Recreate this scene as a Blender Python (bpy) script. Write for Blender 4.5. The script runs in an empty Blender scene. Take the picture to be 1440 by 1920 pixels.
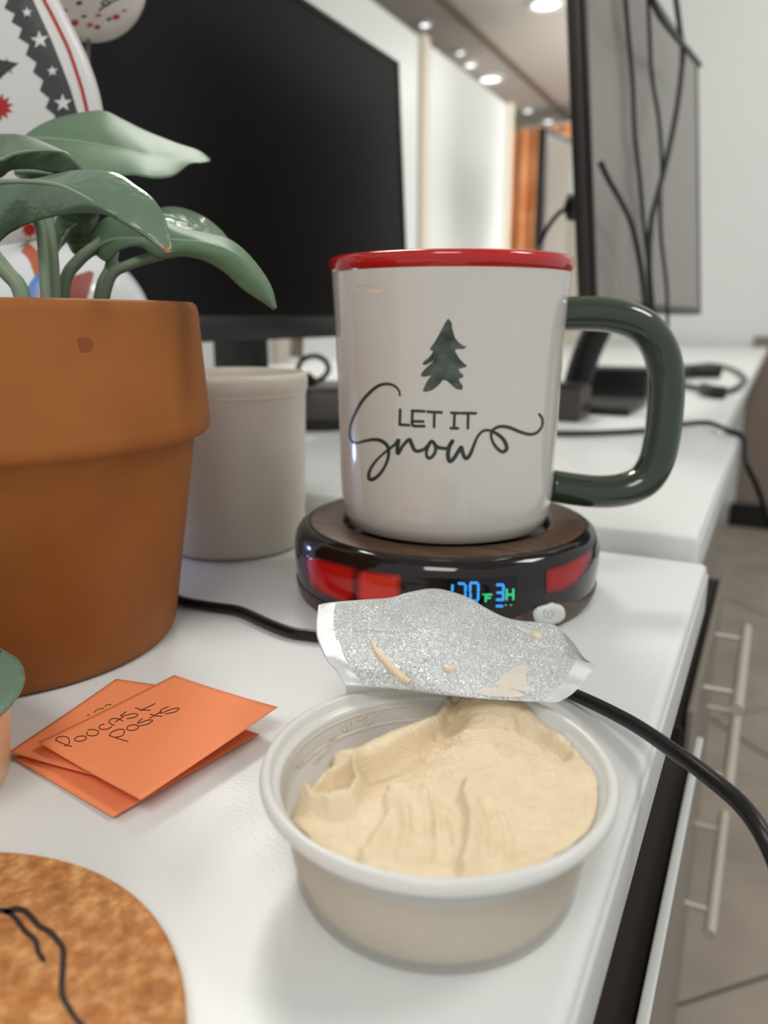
import bpy, bmesh, math, random
from mathutils import Vector, Matrix, noise
from mathutils.bvhtree import BVHTree
from mathutils.geometry import tessellate_polygon

S = bpy.context.scene
COL = S.collection
R = math.radians

# ------------------------------------------------------------------ camera
F = 1450.0                       # focal length in pixels of the 1440x1920 frame
DZ = 0.75                        # height of the desk top
CAM = Vector((0, 0, DZ + 0.118))
PITCH, YAW = R(14.0), R(26.65)
cam = bpy.data.cameras.new('camera')
cam_o = bpy.data.objects.new('camera', cam)
COL.objects.link(cam_o)
cam_o.location = CAM
cam_o.rotation_euler = (R(90) - PITCH, 0, YAW)
cam.sensor_fit = 'VERTICAL'
cam.sensor_height = 36.0
cam.sensor_width = 27.0
cam.lens = F / 1920 * 36
cam.clip_start = 0.01
cam.clip_end = 60
cam.dof.use_dof = True
cam.dof.focus_distance = 0.222
cam.dof.aperture_fstop = 10.4
cam.dof.aperture_blades = 0
S.camera = cam_o

# ------------------------------------------------------------------ world and lights
w = bpy.data.worlds.new('world')
S.world = w
w.use_nodes = True
w.node_tree.nodes['Background'].inputs[0].default_value = (0.93, 0.96, 1.0, 1)
w.node_tree.nodes['Background'].inputs[1].default_value = 0.72


def area(name, loc, target, sx, sy, power, col=(1, 1, 1)):
    l = bpy.data.lights.new(name, 'AREA')
    l.shape = 'RECTANGLE'
    l.size, l.size_y, l.energy, l.color = sx, sy, power, col
    o = bpy.data.objects.new(name, l)
    COL.objects.link(o)
    o.location = loc
    o.rotation_euler = (Vector(target) - Vector(loc)).to_track_quat('-Z', 'Y').to_euler()
    return o


area('ceiling_light_ahead', (-1.1, 1.5, 2.5), (-0.3, 0.3, 0.75), 0.5, 0.5, 27, (1, 0.98, 0.94))
area('ceiling_light_right', (1.1, 0.9, 2.5), (0.3, 0.6, 0.75), 0.5, 0.5, 14, (1, 0.98, 0.95))
area('ceiling_light_behind', (0.3, -1.0, 2.5), (-0.1, 0.2, 0.8), 0.7, 0.7, 17, (1, 0.98, 0.95))
area('wall_fill', (0.5, 2.2, 2.5), (0.1, 3.6, 1.0), 0.6, 0.6, 20, (1, 0.98, 0.95))  # added unseen lamp, only there to brighten the right wall
area('ceiling_light_far', (-0.7, 5.6, 2.5), (-1.5, 5.9, 0.8), 1.0, 2.2, 60, (1, 0.97, 0.93))
area('bounce_fill_uplight', (-0.2, 4.9, 0.4), (-0.6, 4.8, 2.6), 0.8, 2.0, 60, (1, 0.97, 0.92))  # added unseen lamp, stands in for light bounced up to the ceiling

# small colour-changing light standing behind the plant pot
pl = bpy.data.lights.new('colour_light', 'POINT')
pl.energy, pl.color, pl.shadow_soft_size = 0.05, (0.42, 0.50, 1.0), 0.006
pl_o = bpy.data.objects.new('colour_light', pl)
COL.objects.link(pl_o)
pl_o.location = (-0.312, 0.272, 0.785)

S.view_settings.view_transform = 'Standard'
S.view_settings.look = 'None'
S.view_settings.gamma = 1
S.view_settings.exposure = -0.16
S.view_settings.use_curve_mapping = False

# ------------------------------------------------------------------ helpers: geometry of the view used to measure places
_fw = Vector((-math.sin(YAW) * math.cos(PITCH), math.cos(YAW) * math.cos(PITCH), -math.sin(PITCH)))
_rt = Vector((math.cos(YAW), math.sin(YAW), 0))
_up = _rt.cross(_fw)
HF = Vector((-math.sin(YAW), math.cos(YAW), 0))     # horizontal forward direction


def ray(x, y):
    return _fw + _rt * ((x - 720) / F) - _up * ((y - 960) / F)


def onz(x, y, z=DZ):
    d = ray(x, y)
    return CAM + d * ((z - CAM.z) / d.z)


def onx(x, y, X):
    d = ray(x, y)
    return CAM + d * (X / d.x)


def ony(x, y, Y):
    d = ray(x, y)
    return CAM + d * (Y / d.y)


def dep(x, y, t):
    return CAM + ray(x, y) * t


def onplane(x, y, p, n):
    d = ray(x, y)
    return CAM + d * ((p - CAM).dot(n) / d.dot(n))


def proj(p):
    v = Vector(p) - CAM
    z = v.dot(_fw)
    return 720 + F * v.dot(_rt) / z, 960 - F * v.dot(_up) / z


# ------------------------------------------------------------------ helpers: objects
def thing(name, label, cat, loc=(0, 0, 0), group=None):
    o = bpy.data.objects.new(name, None)
    o.empty_display_size = 0.02
    COL.objects.link(o)
    o.location = loc
    o['label'], o['category'] = label, cat
    if group:
        o['group'] = group
    return o


def wloc(o):
    v = Vector((0, 0, 0))
    while o:
        v += Vector(o.location)
        o = o.parent
    return v


def mk(name, vf, m, parent=None, smooth=True, label=None, kind=None, cat=None, base=None, auto=None):
    verts, faces = vf
    me = bpy.data.meshes.new(name)
    off = wloc(parent) if parent else Vector(base) if base is not None else Vector((0, 0, 0))
    me.from_pydata([tuple(Vector(v) - off) for v in verts], [], [tuple(f) for f in faces])
    me.validate()
    me.update()
    o = bpy.data.objects.new(name, me)
    COL.objects.link(o)
    if parent:
        o.parent = parent
    elif base is not None:
        o.location = base
    for mm in (m if isinstance(m, (list, tuple)) else [m]):
        me.materials.append(mm)
    if smooth:
        for p in me.polygons:
            p.use_smooth = True
        if auto:
            for e in edges_sharp(me, R(auto)):
                e.use_edge_sharp = True
    if label:
        o['label'] = label
    if kind:
        o['kind'] = kind
    if cat:
        o['category'] = cat
    return o


def edges_sharp(me, ang):
    bm = bmesh.new()
    bm.from_mesh(me)
    idx = [e.index for e in bm.edges if len(e.link_faces) == 2 and e.calc_face_angle(0) > ang]
    bm.free()
    return [me.edges[i] for i in idx]


def box(lo, hi, bev=0.0, seg=2, M=None):
    bm = bmesh.new()
    bmesh.ops.create_cube(bm, size=1)
    lo, hi = Vector(lo), Vector(hi)
    for v in bm.verts:
        v.co = Vector((lo[i] + (v.co[i] + 0.5) * (hi[i] - lo[i]) for i in range(3)))
    if bev > 0:
        bmesh.ops.bevel(bm, geom=list(bm.edges), offset=bev, segments=seg, affect='EDGES', profile=0.6)
    if M:
        bmesh.ops.transform(bm, matrix=M, verts=bm.verts)
    return out(bm)


def out(bm):
    bm.normal_update()
    bm.verts.index_update()
    r = ([v.co.copy() for v in bm.verts], [[v.index for v in f.verts] for f in bm.faces])
    bm.free()
    return r


def join(*vfs):
    V, Fc = [], []
    for v, f in vfs:
        n = len(V)
        V += list(v)
        Fc += [[i + n for i in q] for q in f]
    return V, Fc


def xf(vf, M):
    return [M @ Vector(v) for v in vf[0]], vf[1]


def lathe(prof, c, n=96, a0=0.0, a1=None, zfun=None):
    """prof: list of (radius, z above c). closed round unless a1 is given"""
    V, Fc = [], []
    full = a1 is None
    cols = n if full else n + 1
    rings = []
    for (r, z) in prof:
        if r < 1e-7 and full:
            rings.append([len(V)])
            V.append(Vector((c[0], c[1], c[2] + z)))
        else:
            ids = []
            for k in range(cols):
                a = 2 * math.pi * k / n if full else a0 + (a1 - a0) * k / n
                ids.append(len(V))
                V.append(Vector((c[0] + r * math.cos(a), c[1] + r * math.sin(a), c[2] + z)))
            rings.append(ids)
    for A, B in zip(rings, rings[1:]):
        for k in range(n):
            k2 = (k + 1) % cols if full else k + 1
            if len(A) == 1 and len(B) == 1:
                continue
            if len(A) == 1:
                Fc.append([A[0], B[k2], B[k]])
            elif len(B) == 1:
                Fc.append([A[k], A[k2], B[0]])
            else:
                Fc.append([A[k], A[k2], B[k2], B[k]])
    return V, Fc


def spline(pts, n):
    """Catmull-Rom through the points, n samples per span"""
    P = [Vector(p) for p in pts]
    if len(P) < 3:
        return [P[0].lerp(P[-1], i / n) for i in range(n + 1)]
    Q = [P[0] * 2 - P[1]] + P + [P[-1] * 2 - P[-2]]
    res = []
    for i in range(1, len(Q) - 2):
        a, b, c, d = Q[i - 1:i + 3]
        for k in range(n):
            t = k / n
            res.append(0.5 * (2 * b + (c - a) * t + (2 * a - 5 * b + 4 * c - d) * t * t + (3 * b - a - 3 * c + d) * t ** 3))
    res.append(P[-1].copy())
    return res


def tube(pts, r, n=12, sub=6, rfun=None, cap=True, flat=None):
    """round tube through 3-D points; flat=(axis vector, factor) squeezes the section along the axis"""
    P = spline(pts, sub) if sub > 1 else [Vector(p) for p in pts]
    V, Fc = [], []
    T0 = (P[1] - P[0]).normalized()
    N = T0.orthogonal().normalized()
    for i, p in enumerate(P):
        T = (P[min(i + 1, len(P) - 1)] - P[max(i - 1, 0)]).normalized()
        N = (N - T * N.dot(T)).normalized()
        B = T.cross(N)
        rr = rfun(i / (len(P) - 1)) if rfun else r
        for k in range(n):
            a = 2 * math.pi * k / n
            o = N * math.cos(a) * rr + B * math.sin(a) * rr
            if flat:
                o = o + flat[0] * (o.dot(flat[0]) * (flat[1] - 1))
            V.append(p + o)
    for i in range(len(P) - 1):
        for k in range(n):
            k2 = (k + 1) % n
            Fc.append([i * n + k, i * n + k2, (i + 1) * n + k2, (i + 1) * n + k])
    if cap:
        Fc.append(list(range(n))[::-1])
        Fc.append([(len(P) - 1) * n + k for k in range(n)])
    return V, Fc


def gridf(fn, nu, nv):
    V = [fn(i / nu, j / nv) for j in range(nv + 1) for i in range(nu + 1)]
    Fc = [[j * (nu + 1) + i, j * (nu + 1) + i + 1, (j + 1) * (nu + 1) + i + 1, (j + 1) * (nu + 1) + i]
          for j in range(nv) for i in range(nu)]
    return V, Fc


class Surf:
    """casts view rays on a finished mesh, so that print is laid on the very surface that carries it"""

    def __init__(s, *vfs):
        v, f = join(*vfs)
        s.t = BVHTree.FromPolygons([tuple(x) for x in v], f)

    def hit(s, x, y, off):
        d = ray(x, y).normalized()
        p, n, i, t = s.t.ray_cast(CAM, d)
        if p is None:
            return None
        if n.dot(d) > 0:
            n = -n
        return p + n * off


def stroke(surf, pts, width, off=0.00012, sub=6, taper=None, across=2, step=None):
    """a flat print line of pixel width along pixel points on the surface"""
    P = spline([(p[0], p[1], 0) for p in pts], sub) if sub > 1 else [Vector((p[0], p[1], 0)) for p in pts]
    L = [0.0]
    for a, b in zip(P, P[1:]):
        L.append(L[-1] + (b - a).length)
    rows = []
    n = len(P)

    def wid(s):
        if taper is None:
            return width
        k = s * (len(taper) - 1)
        i = min(int(k), len(taper) - 2)
        return width * (taper[i] + (taper[i + 1] - taper[i]) * (k - i))
    ext = []
    T = (P[1] - P[0]).normalized()
    h = wid(0) / 2
    for a in (0.97, 0.7):
        ext.append((P[0] - T * h * a, math.sqrt(1 - a * a), T, 0))
    for i, p in enumerate(P):
        t = (P[min(i + 1, n - 1)] - P[max(i - 1, 0)])
        t = t.normalized() if t.length > 1e-9 else T
        ext.append((p, 1, t, L[i] / max(L[-1], 1e-9)))
    T = (P[-1] - P[-2]).normalized()
    h = wid(1) / 2
    for a in (0.7, 0.97):
        ext.append((P[-1] + T * h * a, math.sqrt(1 - a * a), T, 1))
    V, Fc, prev = [], [], None
    for p, k, t, s in ext:
        nn = Vector((-t.y, t.x, 0))
        row = []
        for j in range(across + 1):
            q = p + nn * (wid(s) * 0.5 * k * (2 * j / across - 1))
            hp = surf.hit(q.x, q.y, off)
            if hp is None:
                row = None
                break
            row.append(len(V))
            V.append(hp)
        if row and prev:
            for j in range(across):
                Fc.append([prev[j], prev[j + 1], row[j + 1], row[j]])
        prev = row
    return V, Fc


def patch(surf, poly, off=0.00012, cuts=2):
    """a filled print shape with pixel outline on the surface"""
    bm = bmesh.new()
    vs = [bm.verts.new((x, y, 0)) for x, y in poly]
    tris = tessellate_polygon([[Vector((x, y, 0)) for x, y in poly]])
    for t in tris:
        try:
            bm.faces.new([vs[i] for i in t])
        except ValueError:
            pass
    if cuts:
        bmesh.ops.subdivide_edges(bm, edges=list(bm.edges), cuts=cuts, use_grid_fill=True)
    bmesh.ops.triangulate(bm, faces=list(bm.faces))
    bad = []
    for v in bm.verts:
        h = surf.hit(v.co.x, v.co.y, off)
        if h is None:
            bad.append(v)
        else:
            v.co = h
    if bad:
        bmesh.ops.delete(bm, geom=bad, context='VERTS')
    return out(bm)


def star(cx, cy, r, k=0.42, n=5, rot=-90):
    return [(cx + (r if i % 2 == 0 else r * k) * math.cos(R(rot + i * 180 / n)),
             cy + (r if i % 2 == 0 else r * k) * math.sin(R(rot + i * 180 / n))) for i in range(2 * n)]


def Zm(x0, y0, sc, pts):
    return [(x0 + x / sc, y0 + y / sc) for x, y in pts]


def pd(p, pts):
    """distance in pixels from p to a polyline, with the signed side"""
    best, sg = 1e9, 1
    for a, b in zip(pts, pts[1:]):
        ax, ay, bx, by = a[0], a[1], b[0], b[1]
        dx, dy = bx - ax, by - ay
        t_ = max(0, min(1, ((p[0] - ax) * dx + (p[1] - ay) * dy) / (dx * dx + dy * dy)))
        ex, ey = p[0] - ax - t_ * dx, p[1] - ay - t_ * dy
        d_ = math.hypot(ex, ey)
        if d_ < best:
            best, sg = d_, (1 if dx * ey - dy * ex > 0 else -1)
    return best, sg


# ------------------------------------------------------------------ helpers: materials
def lin(c):
    return tuple((v / 255 / 12.92) if v / 255 <= 0.04045 else ((v / 255 + 0.055) / 1.055) ** 2.4 for v in c) + (1,)


def mat(name, rgb, rough=0.5, metal=0.0, spec=0.5, var=None, vscale=20.0, bump=None, bscale=300.0, coat=0.0, emit=None,
        trans=0.0, ior=1.45, vdet=4.0, vstretch=None, sss=0.0):
    """principled; var = second colour mixed by noise; bump = (strength, distance)"""
    m = bpy.data.materials.new(name)
    m.use_nodes = True
    nt = m.node_tree
    b = nt.nodes['Principled BSDF']
    b.inputs['Base Color'].default_value = lin(rgb)
    b.inputs['Roughness'].default_value = rough
    b.inputs['Metallic'].default_value = metal
    b.inputs['Specular IOR Level'].default_value = spec
    b.inputs['Coat Weight'].default_value = coat
    b.inputs['Coat Roughness'].default_value = 0.06
    b.inputs['Transmission Weight'].default_value = trans
    b.inputs['IOR'].default_value = ior
    if sss:
        b.inputs['Subsurface Weight'].default_value = sss
        b.inputs['Subsurface Radius'].default_value = (1, 0.7, 0.4)
        b.inputs['Subsurface Scale'].default_value = 0.002
    if emit:
        b.inputs['Emission Color'].default_value = lin(emit[0])
        b.inputs['Emission Strength'].default_value = emit[1]
    if var or bump:
        tc = nt.nodes.new('ShaderNodeTexCoord')
        mp = nt.nodes.new('ShaderNodeMapping')
        nt.links.new(tc.outputs['Object'], mp.inputs[0])
        if vstretch:
            mp.inputs['Scale'].default_value = vstretch
    if var:
        nz = nt.nodes.new('ShaderNodeTexNoise')
        nz.inputs['Scale'].default_value = vscale
        nz.inputs['Detail'].default_value = vdet
        nt.links.new(mp.outputs[0], nz.inputs['Vector'])
        cr = nt.nodes.new('ShaderNodeValToRGB')
        cr.color_ramp.elements[0].position = 0.36
        cr.color_ramp.elements[1].position = 0.66
        cr.color_ramp.elements[0].color = lin(rgb)
        cr.color_ramp.elements[1].color = lin(var)
        nt.links.new(nz.outputs[0], cr.inputs[0])
        nt.links.new(cr.outputs[0], b.inputs['Base Color'])
    if bump:
        n2 = nt.nodes.new('ShaderNodeTexNoise')
        n2.inputs['Scale'].default_value = bscale
        n2.inputs['Detail'].default_value = 2
        nt.links.new(mp.outputs[0], n2.inputs['Vector'])
        bp = nt.nodes.new('ShaderNodeBump')
        bp.inputs['Strength'].default_value = bump[0]
        bp.inputs['Distance'].default_value = bump[1]
        nt.links.new(n2.outputs[0], bp.inputs['Height'])
        nt.links.new(bp.outputs[0], b.inputs['Normal'])
    return m


M = {}
M['desk'] = mat('white_laminate', (222, 224, 221), 0.32, bump=(0.12, 0.0004), bscale=900)
M['desk_edge'] = mat('white_edge_band', (208, 211, 206), 0.35)
M['carcass'] = mat('dark_brown_carcass', (52, 43, 36), 0.6)
M['drawer'] = mat('shaded_drawer_front', (132, 123, 111), 0.5)  # white fronts; the shade under the desk is put into this taupe
M['handle'] = mat('satin_handle', (196, 188, 175), 0.38, metal=0.35)
M['floor'] = mat('taupe_tile', (168, 157, 142), 0.55, var=(150, 140, 126), vscale=6)
M['grout'] = mat('grout', (104, 95, 84), 0.8)
M['wall'] = mat('painted_wall', (218, 221, 217), 0.75)
M['wall_shade'] = mat('taupe_wall_shade', (132, 118, 106), 0.6)
M['ceil'] = mat('painted_ceiling', (205, 199, 190), 0.8)
M['trimb'] = mat('brown_trim', (120, 106, 92), 0.6)
M['board'] = mat('white_board', (216, 220, 217), 0.35)
M['post'] = mat('cream_post', (206, 196, 180), 0.5)
M['black'] = mat('black_plastic', (24, 21, 20), 0.42)
M['screen'] = mat('black_screen', (13, 10, 9), 0.3, spec=0.2)
M['screen_grey'] = mat('grey_screen', (132, 126, 118), 0.28, spec=0.5)  # right monitor: wall reflected in the dark screen is painted into this grey
M['bezel'] = mat('dark_bezel', (44, 37, 34), 0.4)
M['cable'] = mat('black_cable', (17, 15, 14), 0.33)
M['dgrey'] = mat('dark_grey_plastic', (74, 68, 62), 0.45)
M['orange_cloth'] = mat('orange_cloth', (238, 172, 122), 0.8, var=(214, 136, 82), vscale=4)
M['terra'] = mat('terracotta', (158, 96, 44), 0.62, spec=0.3, var=(139, 81, 34), vscale=16, bump=(0.15, 0.0006), bscale=260)
M['soil'] = mat('potting_soil', (52, 38, 28), 0.95, bump=(0.8, 0.004), bscale=200)
M['mugw'] = mat('white_glaze', (207, 202, 192), 0.1, spec=0.5, coat=0.3)
M['mugr'] = mat('red_glaze', (182, 26, 22), 0.1, coat=0.3)
M['mugg'] = mat('green_glaze', (50, 62, 49), 0.12, coat=0.3)
M['print'] = mat('green_print', (45, 56, 47), 0.35)
M['treep'] = mat('green_brush_print', (40, 52, 44), 0.35, var=(86, 96, 84), vscale=160, vdet=2)
M['stain'] = mat('tan_stain', (222, 204, 184), 0.2)
M['gloss'] = mat('smoky_gloss_plastic', (26, 19, 17), 0.07, spec=0.6)
M['wood'] = mat('walnut_grain', (92, 66, 47), 0.42, var=(66, 48, 36), vscale=40, vstretch=(1, 9, 1))
M['pad'] = mat('black_pad', (18, 16, 15), 0.2)


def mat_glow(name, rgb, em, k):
    """smoky plastic carrying a reflection painted as emission, fading towards the patch outline"""
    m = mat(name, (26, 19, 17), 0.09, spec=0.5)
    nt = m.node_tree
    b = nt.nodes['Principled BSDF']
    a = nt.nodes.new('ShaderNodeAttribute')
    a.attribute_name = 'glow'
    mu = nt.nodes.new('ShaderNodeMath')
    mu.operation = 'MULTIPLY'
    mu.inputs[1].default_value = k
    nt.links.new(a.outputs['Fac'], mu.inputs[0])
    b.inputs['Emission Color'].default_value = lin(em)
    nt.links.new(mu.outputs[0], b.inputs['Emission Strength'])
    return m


M['red_reflect'] = mat_glow('red_painted_reflection', None, (165, 10, 8), 0.75)
M['orange_reflect'] = mat_glow('orange_red_painted_reflection', None, (196, 40, 26), 0.75)
M['violet_reflect'] = mat_glow('violet_painted_reflection', None, (140, 40, 120), 0.5)
M['lcd'] = mat('display_window', (9, 9, 14), 0.1)
M['blue_seg'] = mat('blue_segment', (30, 110, 190), 0.4, emit=((52, 150, 222), 0.95))
M['green_seg'] = mat('green_segment', (30, 150, 90), 0.4, emit=((58, 178, 116), 0.9))
M['button'] = mat('pale_button', (214, 216, 212), 0.25)
M['bmark'] = mat('button_mark', (176, 178, 174), 0.4)
M['hummus'] = mat('hummus', (231, 212, 178), 0.3, spec=0.5, var=(225, 203, 167), vscale=130, bump=(0.5, 0.0009), bscale=1500, sss=0.15)
M['film'] = mat('thin_hummus_film', (216, 208, 192), 0.4, bump=(0.6, 0.0006), bscale=800)
M['paper'] = mat('orange_paper', (246, 146, 96), 0.75)
M['ink'] = mat('brown_ink', (74, 44, 28), 0.6)
M['inkb'] = mat('black_ink', (46, 36, 30), 0.6)
M['jarw'] = mat('matte_white_ceramic', (214, 206, 192), 0.35, var=(204, 194, 178), vscale=14)
M['egg'] = mat('white_enamel', (210, 209, 203), 0.3)
M['band'] = mat('charcoal_print', (52, 53, 51), 0.4)
M['redp'] = mat('red_print', (168, 28, 16), 0.4)
M['vase'] = mat('glossy_white_vase', (226, 228, 228), 0.12)
M['swo'] = mat('orange_reflection_speckle', (190, 100, 70), 0.25)
M['swb'] = mat('blue_reflection', (92, 132, 196), 0.25)
M['swr'] = mat('rose_reflection', (160, 88, 84), 0.25)
M['bauble'] = mat('speckled_white', (214, 204, 196), 0.3)
M['stick'] = mat('paper_stick', (120, 108, 104), 0.6)
M['leaf'] = mat('leaf_green', (108, 131, 102), 0.5, spec=0.18, var=(96, 121, 94), vscale=18, bump=(0.2, 0.001), bscale=70)
M['leafd'] = mat('leaf_green_deep', (88, 111, 86), 0.36, spec=0.5, var=(77, 100, 77), vscale=22, bump=(0.35, 0.0012), bscale=80)
M['leafs'] = mat('leaf_green_shiny', (102, 125, 101), 0.27, spec=0.6, var=(90, 113, 90), vscale=24, bump=(0.55, 0.0012), bscale=210, vstretch=(1.0, 1.0, 1.0))
M['stem'] = mat('stem_green', (128, 146, 118), 0.5)
M['tip'] = mat('dry_leaf_tip', (176, 108, 52), 0.7)
M['teal'] = mat('teal_foil', (122, 158, 134), 0.35, metal=0.3, bump=(0.4, 0.0005), bscale=1200)
M['tealdark'] = mat('dark_lid_print', (50, 52, 62), 0.4)
M['peach'] = mat('peach_cup', (224, 186, 146), 0.35, sss=0.2)
M['lamp'] = mat('lit_lamp', (255, 255, 250), 0.4, emit=((248, 252, 255), 3.0))
M['lamp_dim'] = mat('lamp_trim', (230, 230, 225), 0.4)
M['beige'] = mat('beige_plastic', (206, 190, 166), 0.5)


def mat_cork():
    m = mat('cork', (186, 128, 74), 0.8)
    nt = m.node_tree
    b = nt.nodes['Principled BSDF']
    tc = nt.nodes.new('ShaderNodeTexCoord')
    n1 = nt.nodes.new('ShaderNodeTexNoise')
    n1.inputs['Scale'].default_value = 380
    n1.inputs['Detail'].default_value = 3
    n1.inputs['Distortion'].default_value = 0.15
    n2 = nt.nodes.new('ShaderNodeTexVoronoi')
    n2.inputs['Scale'].default_value = 330
    c1 = nt.nodes.new('ShaderNodeValToRGB')
    e = c1.color_ramp.elements
    e[0].position, e[0].color = 0.30, lin((158, 100, 54))
    e[1].position, e[1].color = 0.74, lin((212, 160, 106))
    k = e.new(0.5)
    k.color = lin((184, 122, 68))
    mx = nt.nodes.new('ShaderNodeMix')
    mx.data_type = 'RGBA'
    mx.blend_type = 'OVERLAY'
    mx.inputs[0].default_value = 0.18
    for n in (n1, n2):
        nt.links.new(tc.outputs['Object'], n.inputs['Vector'])
    nt.links.new(n1.outputs[0], c1.inputs[0])
    nt.links.new(c1.outputs[0], mx.inputs[6])
    nt.links.new(n2.outputs['Color'], mx.inputs[7])
    bw = nt.nodes.new('ShaderNodeRGBToBW')
    nt.links.new(n2.outputs['Color'], bw.inputs[0])
    nt.links.new(bw.outputs[0], mx.inputs[7])
    nt.links.new(mx.outputs[2], b.inputs['Base Color'])
    bp = nt.nodes.new('ShaderNodeBump')
    bp.inputs['Strength'].default_value = 0.4
    bp.inputs['Distance'].default_value = 0.0005
    nt.links.new(n1.outputs[0], bp.inputs['Height'])
    nt.links.new(bp.outputs[0], b.inputs['Normal'])
    return m


def mat_foil(name, emboss, col=(214, 217, 216), rough=0.34, metal=0.8):
    m = mat(name, col, rough, metal=metal)
    nt = m.node_tree
    b = nt.nodes['Principled BSDF']
    tc = nt.nodes.new('ShaderNodeTexCoord')
    n1 = nt.nodes.new('ShaderNodeTexNoise')
    n1.inputs['Scale'].default_value = 1250
    n1.inputs['Detail'].default_value = 0.5
    n1.inputs['Distortion'].default_value = 0.5
    nt.links.new(tc.outputs['Object'], n1.inputs['Vector'])
    mr = nt.nodes.new('ShaderNodeMath')
    mr.operation = 'PINGPONG'
    mr.inputs[1].default_value = 0.1
    nt.links.new(n1.outputs[0], mr.inputs[0])
    bp = nt.nodes.new('ShaderNodeBump')
    bp.inputs['Strength'].default_value = emboss
    bp.inputs['Distance'].default_value = 0.0022
    nt.links.new(mr.outputs[0], bp.inputs['Height'])
    nt.links.new(bp.outputs[0], b.inputs['Normal'])
    return m


def mat_tub(name, tl_, tr_):
    m = bpy.data.materials.new(name)
    m.use_nodes = True
    nt = m.node_tree
    b = nt.nodes['Principled BSDF']
    b.inputs['Base Color'].default_value = lin((240, 240, 236))
    b.inputs['Roughness'].default_value = 0.22
    b.inputs['Specular IOR Level'].default_value = 0.5
    tr = nt.nodes.new('ShaderNodeBsdfTransparent')
    tr.inputs[0].default_value = (0.97, 0.96, 0.94, 1)
    tl = nt.nodes.new('ShaderNodeBsdfTranslucent')
    tl.inputs[0].default_value = lin((238, 236, 230))
    m1 = nt.nodes.new('ShaderNodeMixShader')
    m1.inputs[0].default_value = tl_
    m2 = nt.nodes.new('ShaderNodeMixShader')
    m2.inputs[0].default_value = tr_
    o = nt.nodes['Material Output']
    nt.links.new(b.outputs[0], m1.inputs[1])
    nt.links.new(tl.outputs[0], m1.inputs[2])
    nt.links.new(m1.outputs[0], m2.inputs[1])
    nt.links.new(tr.outputs[0], m2.inputs[2])
    nt.links.new(m2.outputs[0], o.inputs[0])
    return m


M['cork'] = mat_cork()
M['foil'] = mat_foil('embossed_foil', 0.75, (224, 227, 226), 0.34, 0.5)
M['foil_edge'] = mat_foil('smooth_foil_edge', 0.1, (206, 210, 208), 0.45, 0.45)
M['tub'] = mat_tub('frosted_clear_plastic', 0.4, 0.60)
M['tub_rim'] = mat_tub('frosted_white_plastic', 0.25, 0.16)

# ------------------------------------------------------------------ the room
CE = 2.6


def struct(name, vf, m, **k):
    return mk(name, vf, m, smooth=False, kind='structure', **k)


floor = struct('floor', box((-3.2, -0.7, -0.1), (1.6, 9.2, -0.006)), M['grout'])
u = 0.595
q2 = math.sqrt(0.5)
tile_me = None
c0 = 0.936 * q2
for i in range(-6, 14):
    for j in range(-3, 14):
        s = (i + 0.5) * u
        t = c0 + (j - 1 + 0.5) * u
        px, py = (s - t) * q2, (s + t) * q2
        if not (-1.0 < px < 1.2 and -0.2 < py < 6.4):
            continue
        if tile_me is None:
            o = mk('floor_tile', box((-u / 2 + 0.003, -u / 2 + 0.003, -0.006), (u / 2 - 0.003, u / 2 - 0.003, 0.0), 0.0015, 1), M['floor'],
                   parent=floor, smooth=False)
            tile_me = o.data
        else:
            o = bpy.data.objects.new('floor_tile', tile_me)
            COL.objects.link(o)
            o.parent = floor
        o.location = (px, py, 0)
        o.rotation_euler = (0, 0, R(45))
struct('ceiling', box((-3.2, -0.7, CE), (1.6, 9.2, CE + 0.1)), M['ceil'])
struct('trim_1', box((-1.90, -0.7, CE - 0.03), (-1.865, 8.9, CE)), M['trimb'])
struct('trim_2', box((-1.22, -0.7, CE - 0.012), (-1.20, 8.9, CE)), M['ceil'])
struct('wall_back', box((-3.2, 9.0, 0), (1.6, 9.1, CE)), M['wall'])
struct('wall_right', box((-0.90, 3.6, 0), (1.6, 3.7, CE)), M['wall'])
struct('wall_shade_panel', box((-0.10, 3.585, 0.0), (1.6, 3.6, 0.80)), M['wall_shade'])  # added sheet; shade on the lower wall is put into its brown
struct('baseboard_right', box((-0.12, 3.56, 0.0), (1.6, 3.585, 0.10)), M['black'])
struct('wall_left', box((-3.2, -0.7, 0), (-3.1, 9.2, CE)), M['wall'])

# partition of tall white boards along the row of desks, with a cream post at every joint
XW = -1.742
part = thing('board_partition', 'tall white board partition with cream posts running behind the left monitor', 'partition', (XW, 2.5, 0))
posts = [-0.1, 1.25, 2.55, 3.88, 5.25]
for a, b in zip(posts, posts[1:]):
    mk('board_panel', box((XW - 0.015, a + 0.045, 0.06), (XW + 0.012, b - 0.045, 2.2), 0.004, 1), M['board'], part, smooth=False)
for y in posts:
    mk('post', box((XW - 0.03, y - 0.045, 0), (XW + 0.03, y + 0.045, 2.22), 0.005, 1), M['post'], part, smooth=False)
mk('bottom_rail', box((XW - 0.02, -0.05, 0.0), (XW + 0.02, 5.2, 0.06)), M['post'], part, smooth=False)


def downlight(p, r, label, grp=None):
    t = thing('downlight', label, 'ceiling light', (p.x, p.y, CE), grp)
    mk('trim_ring', lathe([(r * 0.72, -0.001), (r * 0.72, -0.02), (r * 1.0, -0.022), (r * 1.05, -0.012), (r * 1.02, 0)], (p.x, p.y, CE), 32), M['lamp_dim'], t)
    mk('lens', lathe([(0, -0.014), (r * 0.6, -0.014), (r * 0.73, -0.01)], (p.x, p.y, CE), 32), M['lamp'], t)


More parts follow.
